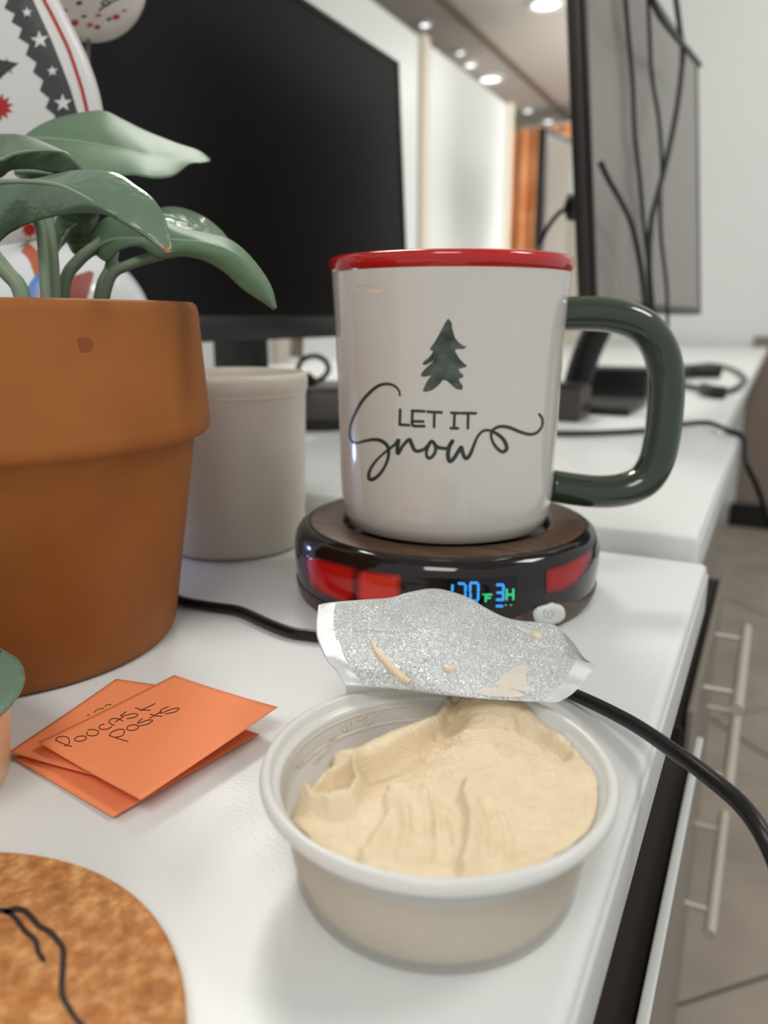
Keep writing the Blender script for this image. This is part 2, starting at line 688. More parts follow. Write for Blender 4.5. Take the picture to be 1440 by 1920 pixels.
for (x, y), r, l in [((797, 42), 0.042, 'small round downlight nearest the top left, above the cream post'),
                     ((863, 95), 0.036, 'small round downlight, second along the row over the white boards'),
                     ((882, 118), 0.05, 'round downlight third along the row, partly merged with its brighter neighbour'),
                     ((920, 145), 0.10, 'brightest round downlight in the row over the white boards'),
                     ((990, 205), 0.045, 'small round downlight just left of the farthest one in the row'),
                     ((1028, 225), 0.055, 'small round downlight farthest along the row, above the grey far monitor')]:
    downlight(onz(x, y, CE), r, l, 'downlights above the white boards')
downlight(onz(1024, 4, CE), 0.105, 'large round ceiling light at the top edge beside the right monitor')

# orange hangings far behind
t = thing('orange_banner', 'orange cloth banner hanging near the ceiling behind the white boards', 'banner', (-2.25, 5.2, 2.0))
p0 = ony(755, -10, 5.2)
p1 = ony(815, 62, 5.2)


def wavy(a, b, top, bot, Y, n, amp):
    def f(u_, v_):
        return Vector((a + (b - a) * u_, Y + amp * math.sin(u_ * n * 6.28), bot + (top - bot) * v_))
    return gridf(f, 40, 6)


mk('cloth', wavy(p0.x, p1.x, min(p0.z, CE - 0.03), p1.z, 5.2, 3, 0.02), M['orange_cloth'], t)
mk('rod', tube([(p0.x - 0.04, 5.2, min(p0.z, CE - 0.03)), (p1.x + 0.04, 5.2, min(p0.z, CE - 0.03))], 0.012, 10, 1), M['post'], t)
t = thing('orange_curtain', 'orange curtain hanging far down the room beside the far monitor', 'curtain', (-1.8, 6.9, 0.0))
a, b = ony(963, 243, 6.9), ony(1094, 243, 6.9)
mk('cloth', wavy(a.x, b.x, a.z, 0.02, 6.9, 5, 0.035), M['orange_cloth'], t)
mk('rod', tube([(a.x - 0.08, 6.9, a.z), (b.x + 0.08, 6.9, a.z)], 0.018, 10, 1), M['post'], t)

# ------------------------------------------------------------------ desks
def desk_top(name, label, x0, x1, y0, y1, z0, z1):
    t = thing(name, label, 'desk', ((x0 + x1) / 2, (y0 + y1) / 2, 0))
    mk('desktop', box((x0, y0, z0), (x1, y1, z1), 0.0035, 3), M['desk'], t, auto=40)
    mk('edge_band', box((x1 - 0.0015, y0 + 0.004, z0 + 0.0005), (x1 + 0.0009, y1 - 0.003, z1 - 0.0042), 0.0008, 2), M['desk_edge'], t)
    return t


EX = -0.0205
d1 = desk_top('desk', 'near white desk carrying the mug, the hummus tub and the potted plant', -1.1, EX, -0.35, 0.400, DZ - 0.025, DZ)
Z2 = DZ + 0.011
d2 = desk_top('desk', 'white desk in the middle, right behind the mug, its top a little higher', -1.1, -0.0265, 0.408, 0.80, Z2 - 0.025, Z2)
d3 = desk_top('desk', 'farthest white desk against the light grey wall, with cables on it', -1.1, -0.045, 0.812, 3.55, Z2 - 0.027, Z2 - 0.002)
for d, (y0, y1, zt, xr) in ((d1, (-0.33, 0.39, DZ - 0.025, EX)), (d2, (0.42, 0.79, Z2 - 0.025, -0.0265)), (d3, (0.83, 3.5, Z2 - 0.027, -0.045))):
    mk('apron', box((-1.05, y0, zt - 0.06), (xr - 0.022, y1, zt), 0.001, 1), M['carcass'], d, smooth=False)
    for yy in (y0, y1 - 0.03):
        mk('side_panel', box((-1.05, yy, 0.0), (-0.62, yy + 0.03, zt - 0.06), 0.001, 1), M['drawer'], d, smooth=False)


def drawer_unit(label, y0, y1, xf_, zs, handle_y, handles=True, lip=True):
    """pedestal standing under a desk: carcass, drawers with bar handles"""
    t = thing('drawer_unit', label, 'drawer unit', (xf_ - 0.25, (y0 + y1) / 2, 0))
    zt = zs[-1]
    mk('carcass', box((xf_ - 0.55, y0, 0.0), (xf_ - 0.0045, y1, zt - 0.012), 0.001, 1), M['carcass'], t, smooth=False)
    for a, b in zip(zs, zs[1:]):
        f = mk('drawer_front', box((xf_ - 0.0036, y0 + 0.001, a + 0.003), (xf_, y1 - 0.001, b - 0.0015), 0.0008, 2), M['drawer'], t)
        if lip:
            mk('top_lip', box((xf_ - 0.0036, y0 + 0.001, b - 0.003), (xf_ + 0.0003, y1 - 0.001, b - 0.0005), 0.001, 2), M['desk_edge'], f, label='pale edging on the drawer top')
        if handles:
            hz = b - 0.034 if b - a > 0.06 else (a + b) / 2
            ya, yb = handle_y
            post = [tube([(xf_, yy, hz), (0.0, yy, hz)], 0.0022, 10, 1) for yy in (ya + 0.025, yb - 0.025)]
            mk('bar_handle', join(tube([(0.0, ya, hz), (0.0, yb, hz)], 0.0042, 14, 1), *post), M['handle'], f, auto=50)
    return t


drawer_unit('white drawer unit with three bar handles under the middle desk', 0.43, 0.72, -0.0215,
            [0.04, 0.49, 0.598, 0.655], (0.50, 0.65), True, False)
drawer_unit('plain white drawer unit under the near desk edge, no handle in view', -0.25, 0.40, -0.0140,
            [0.04, 0.35, 0.657], (0, 0), False)
drawer_unit('farthest drawer unit, under the desk by the wall', 0.86, 1.4, -0.058, [0.04, 0.36, 0.655], (1.0, 1.2), False)

# ------------------------------------------------------------------ monitors
def monitor(name, label, p_near, dirv, width, height, tilt, thick, bez, scr, scrm, bezm, loc, standp=None, groupz=None, chin=0.02, handed=1):
    """p_near: lower near corner of the front face; dirv: horizontal unit direction of the width; the screen faces +normal"""
    d = Vector(dirv).normalized()
    n = Vector((d.y, -d.x, 0)) * handed
    upv = (Vector((0, 0, 1)) * math.cos(tilt) - n * math.sin(tilt)).normalized()
    nn = d.cross(upv).normalized()
    if nn.dot(n) < 0:
        nn = -nn
    t = thing(name, label, 'monitor', loc)
    Mx = Matrix((d, upv, nn)).transposed().to_4x4()
    Mx.translation = p_near
    mk('housing', xf(box((0, 0, -thick), (width, height, -0.002), 0.006, 3), Mx), M['bezel'] if bezm is None else bezm, t, auto=40)
    bb = join(box((0, 0, -0.002), (bez, height, 0.001), 0.0008, 1), box((width - bez, 0, -0.002), (width, height, 0.001), 0.0008, 1),
              box((bez, 0, -0.002), (width - bez, chin, 0.001), 0.0008, 1), box((bez, height - bez, -0.002), (width - bez, height, 0.001), 0.0008, 1))
    mk('bezel', xf(bb, Mx), bezm, t)
    mk('screen', xf(box((bez, chin, -0.003), (width - bez, height - bez, -0.0005)), Mx), scrm, t, smooth=False)
    return t, Mx


b0 = Vector((-0.3835, 0.355, 0.8515))
tm, Mx = monitor('monitor', 'large black monitor with a dark screen behind the plant and the mug', b0, (0, 1, 0), 0.474, 0.284, R(3.0), 0.035, 0.005, None,
                 M['screen'], M['black'], (-0.44, 0.6, DZ), chin=0.019)
mk('stand_neck', box((-0.462, 0.572, Z2 + 0.004), (-0.434, 0.622, DZ + 0.2), 0.004, 2), M['black'], tm, auto=40)
mk('stand_base', lathe([(0, 0), (0.058, 0), (0.060, 0.004), (0.057, 0.009), (0, 0.011)], (-0.465, 0.585, Z2), 48), M['black'], tm, auto=40)

dr = Vector((math.sin(0.0778), math.cos(0.0778), 0))
pn = Vector((-0.1514, 0.7238, 0.8746))
tm2, Mx2 = monitor('monitor', 'monitor at the right, wall reflection painted grey on its screen, with black cables hanging across it', pn, dr, 0.53, 0.34, 0.104, 0.017, 0.006, None,
                   M['screen_grey'], M['bezel'], (-0.19, 0.98, Z2), chin=0.010)
c2 = ony(1108, 660, 0.98)
c2 = Vector((c2.x, 0.98, Z2))
mk('stand_neck', tube([c2 + Vector((-0.02, 0, 0.006)), c2 + Vector((0, 0, 0.08)), pn + dr * 0.265 + Vector((-0.035, 0, 0.06)), pn + dr * 0.265 + Vector((-0.03, 0, 0.12))], 0.017, 14, 6), M['black'], tm2)
mk('stand_base', box((c2.x - 0.12, c2.y - 0.06, Z2 - 0.002), (c2.x + 0.06, c2.y + 0.08, Z2 + 0.008), 0.003, 2), M['black'], tm2, auto=40)
# near support arm and clip at the near edge
cl = dep(1085, 387, 0.735)
mk('cable_clip', lathe([(0, -0.014), (0.011, -0.012), (0.0145, 0), (0.011, 0.012), (0, 0.014)], cl, 24), M['black'], tm2)

nrm2 = Vector((Mx2[0][2], Mx2[1][2], Mx2[2][2]))


def on_mon(x, y, gap):
    return onplane(x, y, pn + nrm2 * gap, nrm2)


cab = [([(1168, -60), (1178, 60), (1187, 160), (1190, 250), (1200, 340), (1208, 430), (1216, 500), (1224, 590), (1226, 660)], 'thin dark cable hanging leftmost across the grey screen', 0.0021),
       ([(1212, -60), (1218, 60), (1222, 140), (1236, 230), (1241, 310), (1238, 380), (1240, 450), (1250, 540), (1252, 640)], 'cable hanging straight down the middle of the grey screen', 0.0020),
       ([(1262, -40), (1274, 50), (1280, 105), (1270, 200), (1250, 300), (1232, 370), (1221, 420), (1217, 500), (1222, 580), (1222, 660)], 'thick black cable curving over the right part of the grey screen', 0.0030),
       ([(1126, 305), (1142, 338), (1166, 380), (1184, 420), (1196, 470), (1206, 530), (1212, 600), (1212, 660)], 'short black cable slanting from the left bezel of the grey screen', 0.0026),
       ([(1205, -50), (1232, 20), (1262, 62), (1290, 95), (1312, 122)], 'black cable lying along the sloping top edge of the right monitor', 0.0032)]
for (pts, l, r), gp in zip(cab, (0.005, 0.012, 0.020, 0.018, 0.028)):
    P = [on_mon(x, y, gp) for x, y in pts]
    mk('hanging_cable', tube(P, r, 10, 5), M['cable'], label=l, cat='cable', base=P[-1])

# far monitor, seen small in front of the orange curtain
fd = Vector((0.10, 0.62, 0)).normalized()
fn = ony(1014, 470, 4.4)
tm3, Mx3 = monitor('monitor', 'small far monitor with a grey screen in front of the orange curtain', Vector((fn.x, fn.y, 1.02)), fd, 0.62, 0.0 + (ony(1014, 238, 4.4).z - 1.02), 0.0, 0.05, 0.03, None,
                   M['screen_grey'], M['bezel'], (fn.x - 0.05, 4.7, 0))
mk('stand_neck', box((fn.x - 0.06, 4.62, 0.0), (fn.x - 0.03, 4.74, 1.4), 0.004, 1), M['black'], tm3, smooth=False)
mk('stand_base', box((fn.x - 0.2, 4.5, 0.0), (fn.x + 0.15, 4.86, 0.03), 0.006, 1), M['black'], tm3, smooth=False)
fc = dep(1078, 395, 0.70)
P = [dep(1062, 392, 0.735), dep(1050, 398, 0.74), dep(1028, 425, 0.75), dep(1012, 462, 0.76), dep(1000, 520, 0.77), onz(995, 730, Z2 + 0.002)]
mk('clip_lead', tube(P, 0.0022, 10, 6), M['cable'], tm2)
# pale lamp post in the gap beside the mug
pp = dep(1101, 470, 0.9)
t = thing('cream_column', 'narrow cream upright standing behind the mug rim, left of the right monitor', 'column', (-0.45, 1.9, 0))
pa = ony(1104, 380, 3.6)
mk('column_shaft', box((pa.x - 0.07, 3.55, 0), (pa.x + 0.05, 3.65, pa.z), 0.006, 1), M['post'], t, smooth=False)
mk('column_foot', box((pa.x - 0.1, 3.5, 0), (pa.x + 0.08, 3.7, 0.04), 0.006, 1), M['post'], t, smooth=False)

# ------------------------------------------------------------------ odds and ends on the far desks
t = thing('docking_box', 'dark grey flat box on the middle desk behind the mug handle', 'box', (-0.215, 0.86, Z2))
mk('box_shell', box((-0.33, 0.845, Z2 - 0.002), (-0.187, 0.90, Z2 + 0.034), 0.003, 2), M['dgrey'], t, auto=40)
mk('box_lid', box((-0.328, 0.847, Z2 + 0.034), (-0.189, 0.898, Z2 + 0.037), 0.001, 1), M['bezel'], t)
for k in range(3):
    mk('port', box((-0.1875, 0.852 + k * 0.015, Z2 + 0.008), (-0.1865, 0.861 + k * 0.015, Z2 + 0.015)), M['black'], t, smooth=False)
t = thing('power_adapter', 'black power brick on the far desk, seen through the mug handle', 'adapter', (-0.19, 1.16, Z2))
mk('brick', box((-0.27, 1.12, Z2 - 0.002), (-0.158, 1.20, Z2 + 0.04), 0.006, 2), M['black'], t, auto=40)
mk('lead', tube([(-0.158, 1.17, Z2 + 0.015), (-0.145, 1.2, Z2 + 0.006), (-0.15, 1.3, Z2 + 0.003), (-0.19, 1.38, Z2 + 0.003)], 0.004, 8, 5), M['cable'], t)
t = thing('cable_coil', 'black cable loop lying on the far desk right of the mug handle', 'cable', (-0.1, 1.5, Z2))
Lp = [onz(x, y, Z2 + 0.004) for x, y in [(1240, 705), (1290, 688), (1335, 684), (1372, 692), (1396, 708), (1388, 722), (1360, 734), (1330, 732), (1290, 724), (1262, 718)]]
mk('loop', tube(Lp, 0.0045, 10, 6), M['cable'], t)
Lp = [onz(x, y, Z2 + 0.012) for x, y in [(1262, 700), (1292, 696), (1350, 696)]]
mk('plug_strip', tube(Lp, 0.013, 12, 4), M['black'], t)
Lp = [onz(x, y, Z2 + 0.007) for x, y in [(1318, 729), (1340, 735), (1360, 736)]]
mk('plug', tube(Lp, 0.009, 10, 4), M['black'], t)
P = [onz(x, y, Z2 + 0.004) for x, y in [(1010, 812), (1080, 813), (1150, 811), (1220, 806), (1280, 796), (1325, 793), (1352, 801)]]
P += [Vector((-0.036, 0.797, Z2 + 0.0046)), Vector((-0.0215, 0.782, Z2 + 0.0005)), ony(1400, 868, 0.76), ony(1420, 912, 0.76), ony(1442, 975, 0.76), ony(1474, 1070, 0.76)]
mk('trailing_cable', tube(P, 0.0028, 10, 6), M['cable'], label='black cable crossing the joint of the far desks and hanging over the edge', cat='cable', base=P[6])

c = onz(592, 806, Z2)
sp = (c.x - 0.015, c.y + 0.035, Z2)
t = thing('round_speaker', 'squat dark grey round speaker between the white tumbler and the mug', 'speaker', sp)
mk('speaker_body', lathe([(0.052, 0.012), (0.055, 0.018), (0.055, 0.036), (0.053, 0.040), (0, 0.041)], sp, 48), M['dgrey'], t, auto=40)
mk('speaker_foot', lathe([(0, 0), (0.050, 0), (0.052, 0.003), (0.052, 0.012), (0, 0.0125)], sp, 48), M['black'], t, auto=40)
mk('top_ring', lathe([(0.054, 0.0385), (0.0545, 0.0415), (0.050, 0.0422), (0.048, 0.0405)], sp, 48), M['black'], t)
t = thing('coiled_lead', 'looped dark lead with a beige plug on top of the round speaker', 'cable', (sp[0], sp[1], sp[2] + 0.041))
q = [dep(x, y, 0.80) for x, y in [(556, 700), (566, 676), (588, 667), (608, 675), (616, 692), (606, 708), (588, 716), (575, 724), (568, 738)]]
mk('lead', tube(q, 0.0028, 10, 6), M['cable'], t)
mk('plug', tube([dep(572, 722, 0.80), dep(588, 706, 0.80)], 0.0072, 12, 1), M['bezel'], t)
mk('connector', tube([dep(568, 741, 0.80), dep(582, 728, 0.80)], 0.006, 12, 1), M['beige'], t)
mk('adapter', tube([dep(555, 668, 0.80), dep(556, 634, 0.80)], 0.0075, 14, 4), M['beige'], t)

# ------------------------------------------------------------------ mug warmer and mug
WC = Vector((-0.1256, 0.3115, DZ))
tw = thing('mug_warmer', 'round dark mug warmer with wood-look top and lit display under the mug', 'mug warmer', WC)


def ang_of(x, y):
    """angle round the warmer at which a view ray meets its side"""
    d = ray(x, y)
    A = d.x ** 2 + d.y ** 2
    B = 2 * (d.x * (CAM.x - WC.x) + d.y * (CAM.y - WC.y))
    Cc = (CAM.x - WC.x) ** 2 + (CAM.y - WC.y) ** 2 - 0.0672 ** 2
    t_ = (-B - math.sqrt(max(B * B - 4 * A * Cc, 0))) / (2 * A)
    p = CAM + d * t_
    return math.atan2(p.y - WC.y, p.x - WC.x)


ab = ang_of(1030, 1150)


def band_z(a):
    dd = (a - ab + math.pi) % (2 * math.pi) - math.pi
    return 0.0075 + 0.0052 * math.exp(-(dd / 0.24) ** 2)


n = 160
V, Fc = [], []
prof = [(0.0, 0.0), (0.0625, 0.0), (0.0640, 0.0008), (0.0655, 0.35), (0.0667, 0.75), (0.0669, 0.97), (0.0662, 1.0)]
for r, z in prof:
    for k in range(n):
        a = 2 * math.pi * k / n
        zz = z if z < 0.01 else band_z(a) * z
        V.append(WC + Vector((r * math.cos(a), r * math.sin(a), zz)))
for i in range(len(prof) - 1):
    for k in range(n):
        Fc.append([i * n + k, i * n + (k + 1) % n, (i + 1) * n + (k + 1) % n, (i + 1) * n + k])
mk('base', (V, Fc), M['wood'], tw, label='brown wood-look lower band')
gloss = lathe([(0.0655, 0.005), (0.0662, 0.0075), (0.0668, 0.012), (0.0672, 0.018), (0.0672, 0.0235), (0.0664, 0.0275), (0.0645, 0.0305), (0.0618, 0.0320), (0.0600, 0.0318)], WC, n)
mk('gloss_band', gloss, M['gloss'], tw, label='glossy dark side band')
GS = Surf(gloss)
mk('top_ring', lathe([(0.0604, 0.0312), (0.0602, 0.0322), (0.0595, 0.0325), (0.0480, 0.0325), (0.0462, 0.0322), (0.0452, 0.0312), (0.0450, 0.0290)], WC, n), M['wood'], tw, auto=50, label='brown wood-grain top ring')
mk('heating_pad', lathe([(0.0455, 0.0285), (0.0, 0.0285)], WC, 64), M['pad'], tw, label='black heating pad')
# coloured reflections on the smoky band, painted as emissive patches
for pts, m_, l in [([(568, 1040), (600, 1046), (640, 1056), (668, 1064), (668, 1122), (648, 1132), (600, 1114), (576, 1090)], 'red_reflect', 'red reflection painted as a glow'),
                   ([(668, 1066), (754, 1076), (754, 1136), (668, 1130)], 'orange_reflect', 'glowing orange-red panel'),
                   ([(1022, 1068), (1060, 1056), (1096, 1036), (1112, 1022), (1106, 1056), (1086, 1090), (1056, 1108), (1022, 1114)], 'red_reflect', 'red reflection painted as a glow'),
                   ([(562, 1035), (573, 1042), (581, 1090), (572, 1076), (563, 1056)], 'violet_reflect', 'violet edge of the painted reflection')]:
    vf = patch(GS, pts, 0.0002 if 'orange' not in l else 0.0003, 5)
    o = mk('painted_reflection', vf, M[m_], tw, label=l)
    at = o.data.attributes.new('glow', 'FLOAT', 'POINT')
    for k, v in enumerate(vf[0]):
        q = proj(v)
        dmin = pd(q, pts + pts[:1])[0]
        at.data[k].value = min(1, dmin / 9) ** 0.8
disp = mk('display', patch(GS, [(836, 1086), (968, 1080), (968, 1134), (840, 1150)], 0.0002, 3), M['lcd'], tw, label='small black display window')
SS = []


def zz(pts):
    return Zm(800, 1060, 4.235, pts)


blue = []
for seg in [[(205, 160), (203, 195)], [(205, 222), (203, 262)], [(256, 142), (296, 146)], [(308, 162), (306, 200)], [(306, 222), (304, 262)],
            [(350, 138), (398, 138)], [(344, 156), (344, 200)], [(408, 154), (408, 200)], [(346, 222), (346, 262)], [(407, 220), (407, 264)], [(354, 280), (398, 278)],
            [(558, 153), (602, 153)], [(607, 166), (606, 200)], [(560, 214), (600, 214)], [(605, 226), (604, 262)], [(556, 270), (602, 270)], [(556, 320), (596, 320)]]:
    blue.append(stroke(GS, zz(seg), 5.4, 0.0004, 1, across=1))
mk('digit_segments', join(*blue), M['blue_seg'], disp, label='blue digits 170 and 3')
green = []
for seg in [[(468, 232), (466, 282)], [(468, 230), (512, 230)], [(468, 256), (500, 256)], [(633, 190), (631, 268)], [(684, 188), (684, 266)], [(634, 232), (684, 228)]]:
    green.append(stroke(GS, zz(seg), 4.6, 0.0004, 1, across=1))
green.append(stroke(GS, zz([(446, 226), (450, 232)]), 3.2, 0.0004, 1, across=1))
mk('unit_letters', join(*green), M['green_seg'], disp, label='green letters F and H')
mk('indicator_dot', join(*[stroke(GS, zz([(x, 312), (x + 6, 312)]), 3.2, 0.0004, 1, across=1) for x in (622, 662)]), M['bmark'], disp)
# button: a raised pill on the wood band
fullS = Surf(gloss, (V, Fc))
bc = zz([(966, 384)])[0]


def pill(cx, cy, hw, hh, rot, off, k=1.0):
    res = []
    for i in range(28):
        a = 2 * math.pi * i / 28
        x = hw * k * (abs(math.cos(a)) ** 0.75) * (1 if math.cos(a) >= 0 else -1)
        y = hh * k * (abs(math.sin(a)) ** 0.75) * (1 if math.sin(a) >= 0 else -1)
        res.append(fullS.hit(cx + x * math.cos(rot) - y * math.sin(rot), cy + x * math.sin(rot) + y * math.cos(rot), off))
    return res


rings = [pill(bc[0], bc[1], 29, 17.5, R(-12), o_, k) for o_, k in ((-0.0004, 1.0), (0.0008, 1.0), (0.0014, 0.93), (0.0015, 0.6), (0.00135, 0.01))]
bv = [p for r_ in rings for p in r_]
bf = [[i * 28 + k, i * 28 + (k + 1) % 28, (i + 1) * 28 + (k + 1) % 28, (i + 1) * 28 + k] for i in range(4) for k in range(28)]
btn = mk('button', (bv, bf), M['button'], tw, label='pale rounded power button')
BS = Surf((bv, bf))
ringp = [(bc[0] + 9 * math.cos(a), bc[1] + 8 * math.sin(a)) for a in [R(-60 + 300 * i / 14) for i in range(15)]]
mk('power_symbol', join(stroke(BS, ringp, 1.3, 0.0001, 1, across=1), stroke(BS, [(bc[0], bc[1] - 4), (bc[0], bc[1] + 3)], 1.3, 0.0001, 1, across=1)), M['bmark'], btn)

MC = Vector((-0.1245, 0.3085, DZ + 0.0286))
tmug = thing('mug', 'white ceramic mug with red rim and green handle printed Let It Snow', 'mug', MC)
rows = [(509, 622, 1073), (540, 624, 1069), (572, 626, 1065), (640, 631, 1060), (704, 635, 1056), (809, 642, 1051), (880, 645, 1047), (915, 648, 1044), (945, 653, 1039), (968, 660, 1030), (985, 670, 1019), (999, 686, 1003)]
ax_n = HF
mp = []
for y, xl, xr in rows:
    p = onplane((xl + xr) / 2, y, MC, ax_n)
    dpt = (p - CAM).dot(_fw)
    mp.append(((xr - xl) / 2 * dpt / F * 0.985, p.z - MC.z))
mp.sort(key=lambda q_: q_[1])
zr = 0.1118
base_prof = [(0, 0.0006), (0.026, 0.0006), (0.029, 0.0), (0.0315, 0.0008)]
lo = [q_ for q_ in mp if q_[1] > 0.003]
body_prof = base_prof + lo
rt_, zt_ = lo[-1]
inner = [(rt_ - 0.0035, zt_), (0.0415, 0.085), (0.040, 0.03), (0.036, 0.012), (0.028, 0.006), (0, 0.005)]
body = lathe(body_prof + inner, MC, 128)
mk('mug_body', body, M['mugw'], tmug, auto=60, label='glossy white mug wall')
rp = [(rt_ + 0.0000, zt_ - 0.0010), (rt_ + 0.0004, zt_ - 0.0004), (rt_ + 0.0009, zt_ + 0.0010), (rt_ + 0.0010, zt_ + 0.0030), (rt_ + 0.0004, zt_ + 0.0044), (rt_ - 0.001, zt_ + 0.0050), (rt_ - 0.0028, zt_ + 0.0044), (rt_ - 0.0038, zt_ + 0.0030), (rt_ - 0.0042, zt_ - 0.004)]
mk('mug_rim', lathe(rp, MC, 128), M['mugr'], tmug, label='red glazed rim')
mk('inner_band', lathe([(rt_ - 0.0036, zt_ - 0.002), (0.0434, zt_ - 0.012)], MC, 96), M['mugr'], tmug, label='red glaze inside the rim')
hp = [(1040, 590), (1085, 588), (1130, 589), (1172, 597), (1207, 614), (1232, 644), (1246, 684), (1249, 730), (1246, 780), (1240, 826), (1229, 868), (1208, 900), (1172, 917), (1128, 922), (1080, 918), (1030, 910)]
H3 = [onplane(x, y, MC, ax_n) for x, y in hp]
mk('mug_handle', tube(H3, 0.0072, 24, 8, rfun=lambda s: 0.0069 + 0.0004 * math.sin(s * math.pi), flat=(HF, 1.25)), M['mugg'], tmug, label='dark green glazed handle')
MS = Surf(body)


def Za(p):
    return Zm(640, 700, 7.2, p)


def Zb(p):
    return Zm(820, 740, 6.545, p)


tree = Zm(770, 580, 11.077, [(780, 190), (850, 270), (860, 370), (890, 500), (920, 590), (1000, 690), (1080, 750), (1160, 775), (1090, 825), (990, 820), (920, 830), (935, 900), (1010, 1020), (1090, 1110), (1170, 1170),
                            (1150, 1195), (1060, 1220), (990, 1240), (1030, 1310), (1100, 1370), (1080, 1410), (1010, 1440), (1010, 1490), (1060, 1560), (1085, 1610), (1060, 1670), (960, 1660), (880, 1600), (790, 1510), (730, 1470), (670, 1465),
                            (620, 1530), (540, 1610), (440, 1680), (330, 1710), (250, 1700), (290, 1590), (350, 1480), (430, 1370), (330, 1395), (240, 1400), (210, 1360), (250, 1290), (350, 1190), (440, 1110), (500, 1050), (400, 1110), (300, 1155), (240, 1140),
                            (280, 1080), (370, 1010), (430, 940), (465, 870), (395, 825), (440, 760), (520, 650), (600, 500), (670, 370), (720, 270)])
mk('tree_print', patch(MS, tree, 0.00012, 2), M['treep'], tmug, smooth=False, label='dark green pine tree print')
wh = [(680, 500, 3), (660, 560, 2.5), (735, 640, 3), (825, 640, 3), (400, 1280, 3), (370, 1050, 2.5)]
let = [[(795, 490), (790, 690)], [(790, 692), (915, 700)], [(955, 505), (1122, 512)], [(962, 510), (955, 660), (962, 700), (1000, 712)], [(975, 648), (1105, 650)], [(985, 712), (1122, 712)], [(1165, 518), (1355, 528)], [(1256, 530), (1252, 725)]]
tx = [stroke(MS, Za(s_), 5.3, 0.00012, 3) for s_ in let]
it = [[(170, 222), (262, 226)], [(212, 226), (204, 405)], [(165, 410), (252, 412)], [(292, 226), (470, 228)], [(378, 230), (374, 410)]]
tx += [stroke(MS, Zb(s_), 5.3, 0.00012, 3) for s_ in it]
mk('lettering', join(*tx), M['print'], tmug, label='dark green letters LET IT')
sn = []
sn.append(stroke(MS, Za([(792, 300), (780, 235), (720, 170), (620, 142), (510, 165), (400, 245), (280, 380), (190, 540), (130, 690), (115, 820), (140, 910), (210, 940), (320, 912), (450, 893), (550, 915), (620, 975), (642, 1060), (625, 1170), (570, 1290), (490, 1390), (405, 1435), (370, 1395), (395, 1290), (480, 1170), (580, 1075), (660, 1010), (730, 955), (775, 895), (760, 1000), (765, 1085), (830, 980), (915, 893), (945, 940), (985, 1030), (1040, 1050), (1120, 1025)]),
                 6.0, 0.00012, 5, taper=[.6, .8, 1, 1, .9, .7, .7, .9, 1.2, 1.0, .9, 1.2, .9, .7, .9, 1.3, 1, 1.3, 1]))
sn.append(stroke(MS, Za([(1120, 1025), (1170, 970), (1220, 915), (1265, 970), (1270, 1050), (1230, 1120), (1180, 1145), (1150, 1100), (1160, 1020), (1220, 920), (1290, 985), (1360, 1010), (1440, 1012)]), 6.2, 0.00013, 5))
sn.append(stroke(MS, Zb([(0, 655), (90, 660), (135, 640), (185, 570)]), 5.2, 0.00013, 5))
sn.append(stroke(MS, Zb([(185, 570), (145, 640), (130, 740), (150, 815), (200, 785), (260, 690), (295, 645), (310, 710), (345, 780), (395, 745), (440, 640), (490, 520), (560, 445), (640, 440), (730, 480), (810, 550), (850, 640), (830, 690), (780, 695), (710, 630), (665, 540), (665, 460), (710, 410), (790, 388), (890, 405), (1000, 450), (1120, 485), (1210, 470), (1270, 410), (1290, 340), (1280, 280), (1248, 240)]),
                 6.2, 0.00013, 5, taper=[1.3, 1.3, 1.2, 1.2, 1.2, 1, .8, .8, 1.1, 1.2, 1, .8, .9, 1, 1, .9, .7, .8]))
mk('lettering', join(*sn), M['print'], tmug, label='dark green script word Snow')
mk('stain', join(patch(MS, [(640, 525), (660, 530), (690, 536), (720, 540), (716, 552), (690, 548), (650, 540)], 0.00008, 1), stroke(MS, [(716, 540), (718, 546)], 7, 0.0001, 1)), M['stain'], tmug, label='faint tan drip stain')

# ------------------------------------------------------------------ hummus tub
TC = Vector((-0.0562, 0.1373, DZ))
tt = thing('hummus_tub', 'small round frosted plastic tub of hummus with its foil lid peeled back', 'tub', TC)
wall_o = [(0, 0.0006), (0.0265, 0.0006), (0.0288, 0.0), (0.0300, 0.0006), (0.0306, 0.002), (0.0317, 0.009), (0.0328, 0.0165), (0.0337, 0.0220), (0.0343, 0.0232), (0.0365, 0.0236), (0.0371, 0.0233), (0.0376, 0.0240),
          (0.0377, 0.0250), (0.0374, 0.0260), (0.0367, 0.0264), (0.0358, 0.0263), (0.0354, 0.0258), (0.0351, 0.0243), (0.0347, 0.0238), (0.0337, 0.0235), (0.0334, 0.0228), (0.0325, 0.0175), (0.0313, 0.0085), (0.0302, 0.003), (0.0294, 0.0018), (0, 0.0016)]
mk('tub_shell', lathe(wall_o[:8] + [(0.0338, 0.0226), (0.0336, 0.0229)] + wall_o[20:], TC, 128), M['tub'], tt, auto=75, label='translucent frosted plastic wall')
mk('tub_rim', lathe(wall_o[7:22] + [wall_o[7]], TC, 128), M['tub_rim'], tt, auto=75, label='whiter rolled plastic rim')
mk('step_ring', lathe([(0.0331, 0.0212), (0.0329, 0.0216), (0.0331, 0.0220)], TC, 128), M['tub_rim'], tt)
mk('step_ring', lathe([(0.0325, 0.0172), (0.0322, 0.0177), (0.0326, 0.0182)], TC, 128), M['tub_rim'], tt)


def Zh(p):
    return Zm(500, 1270, 2.1176, p)


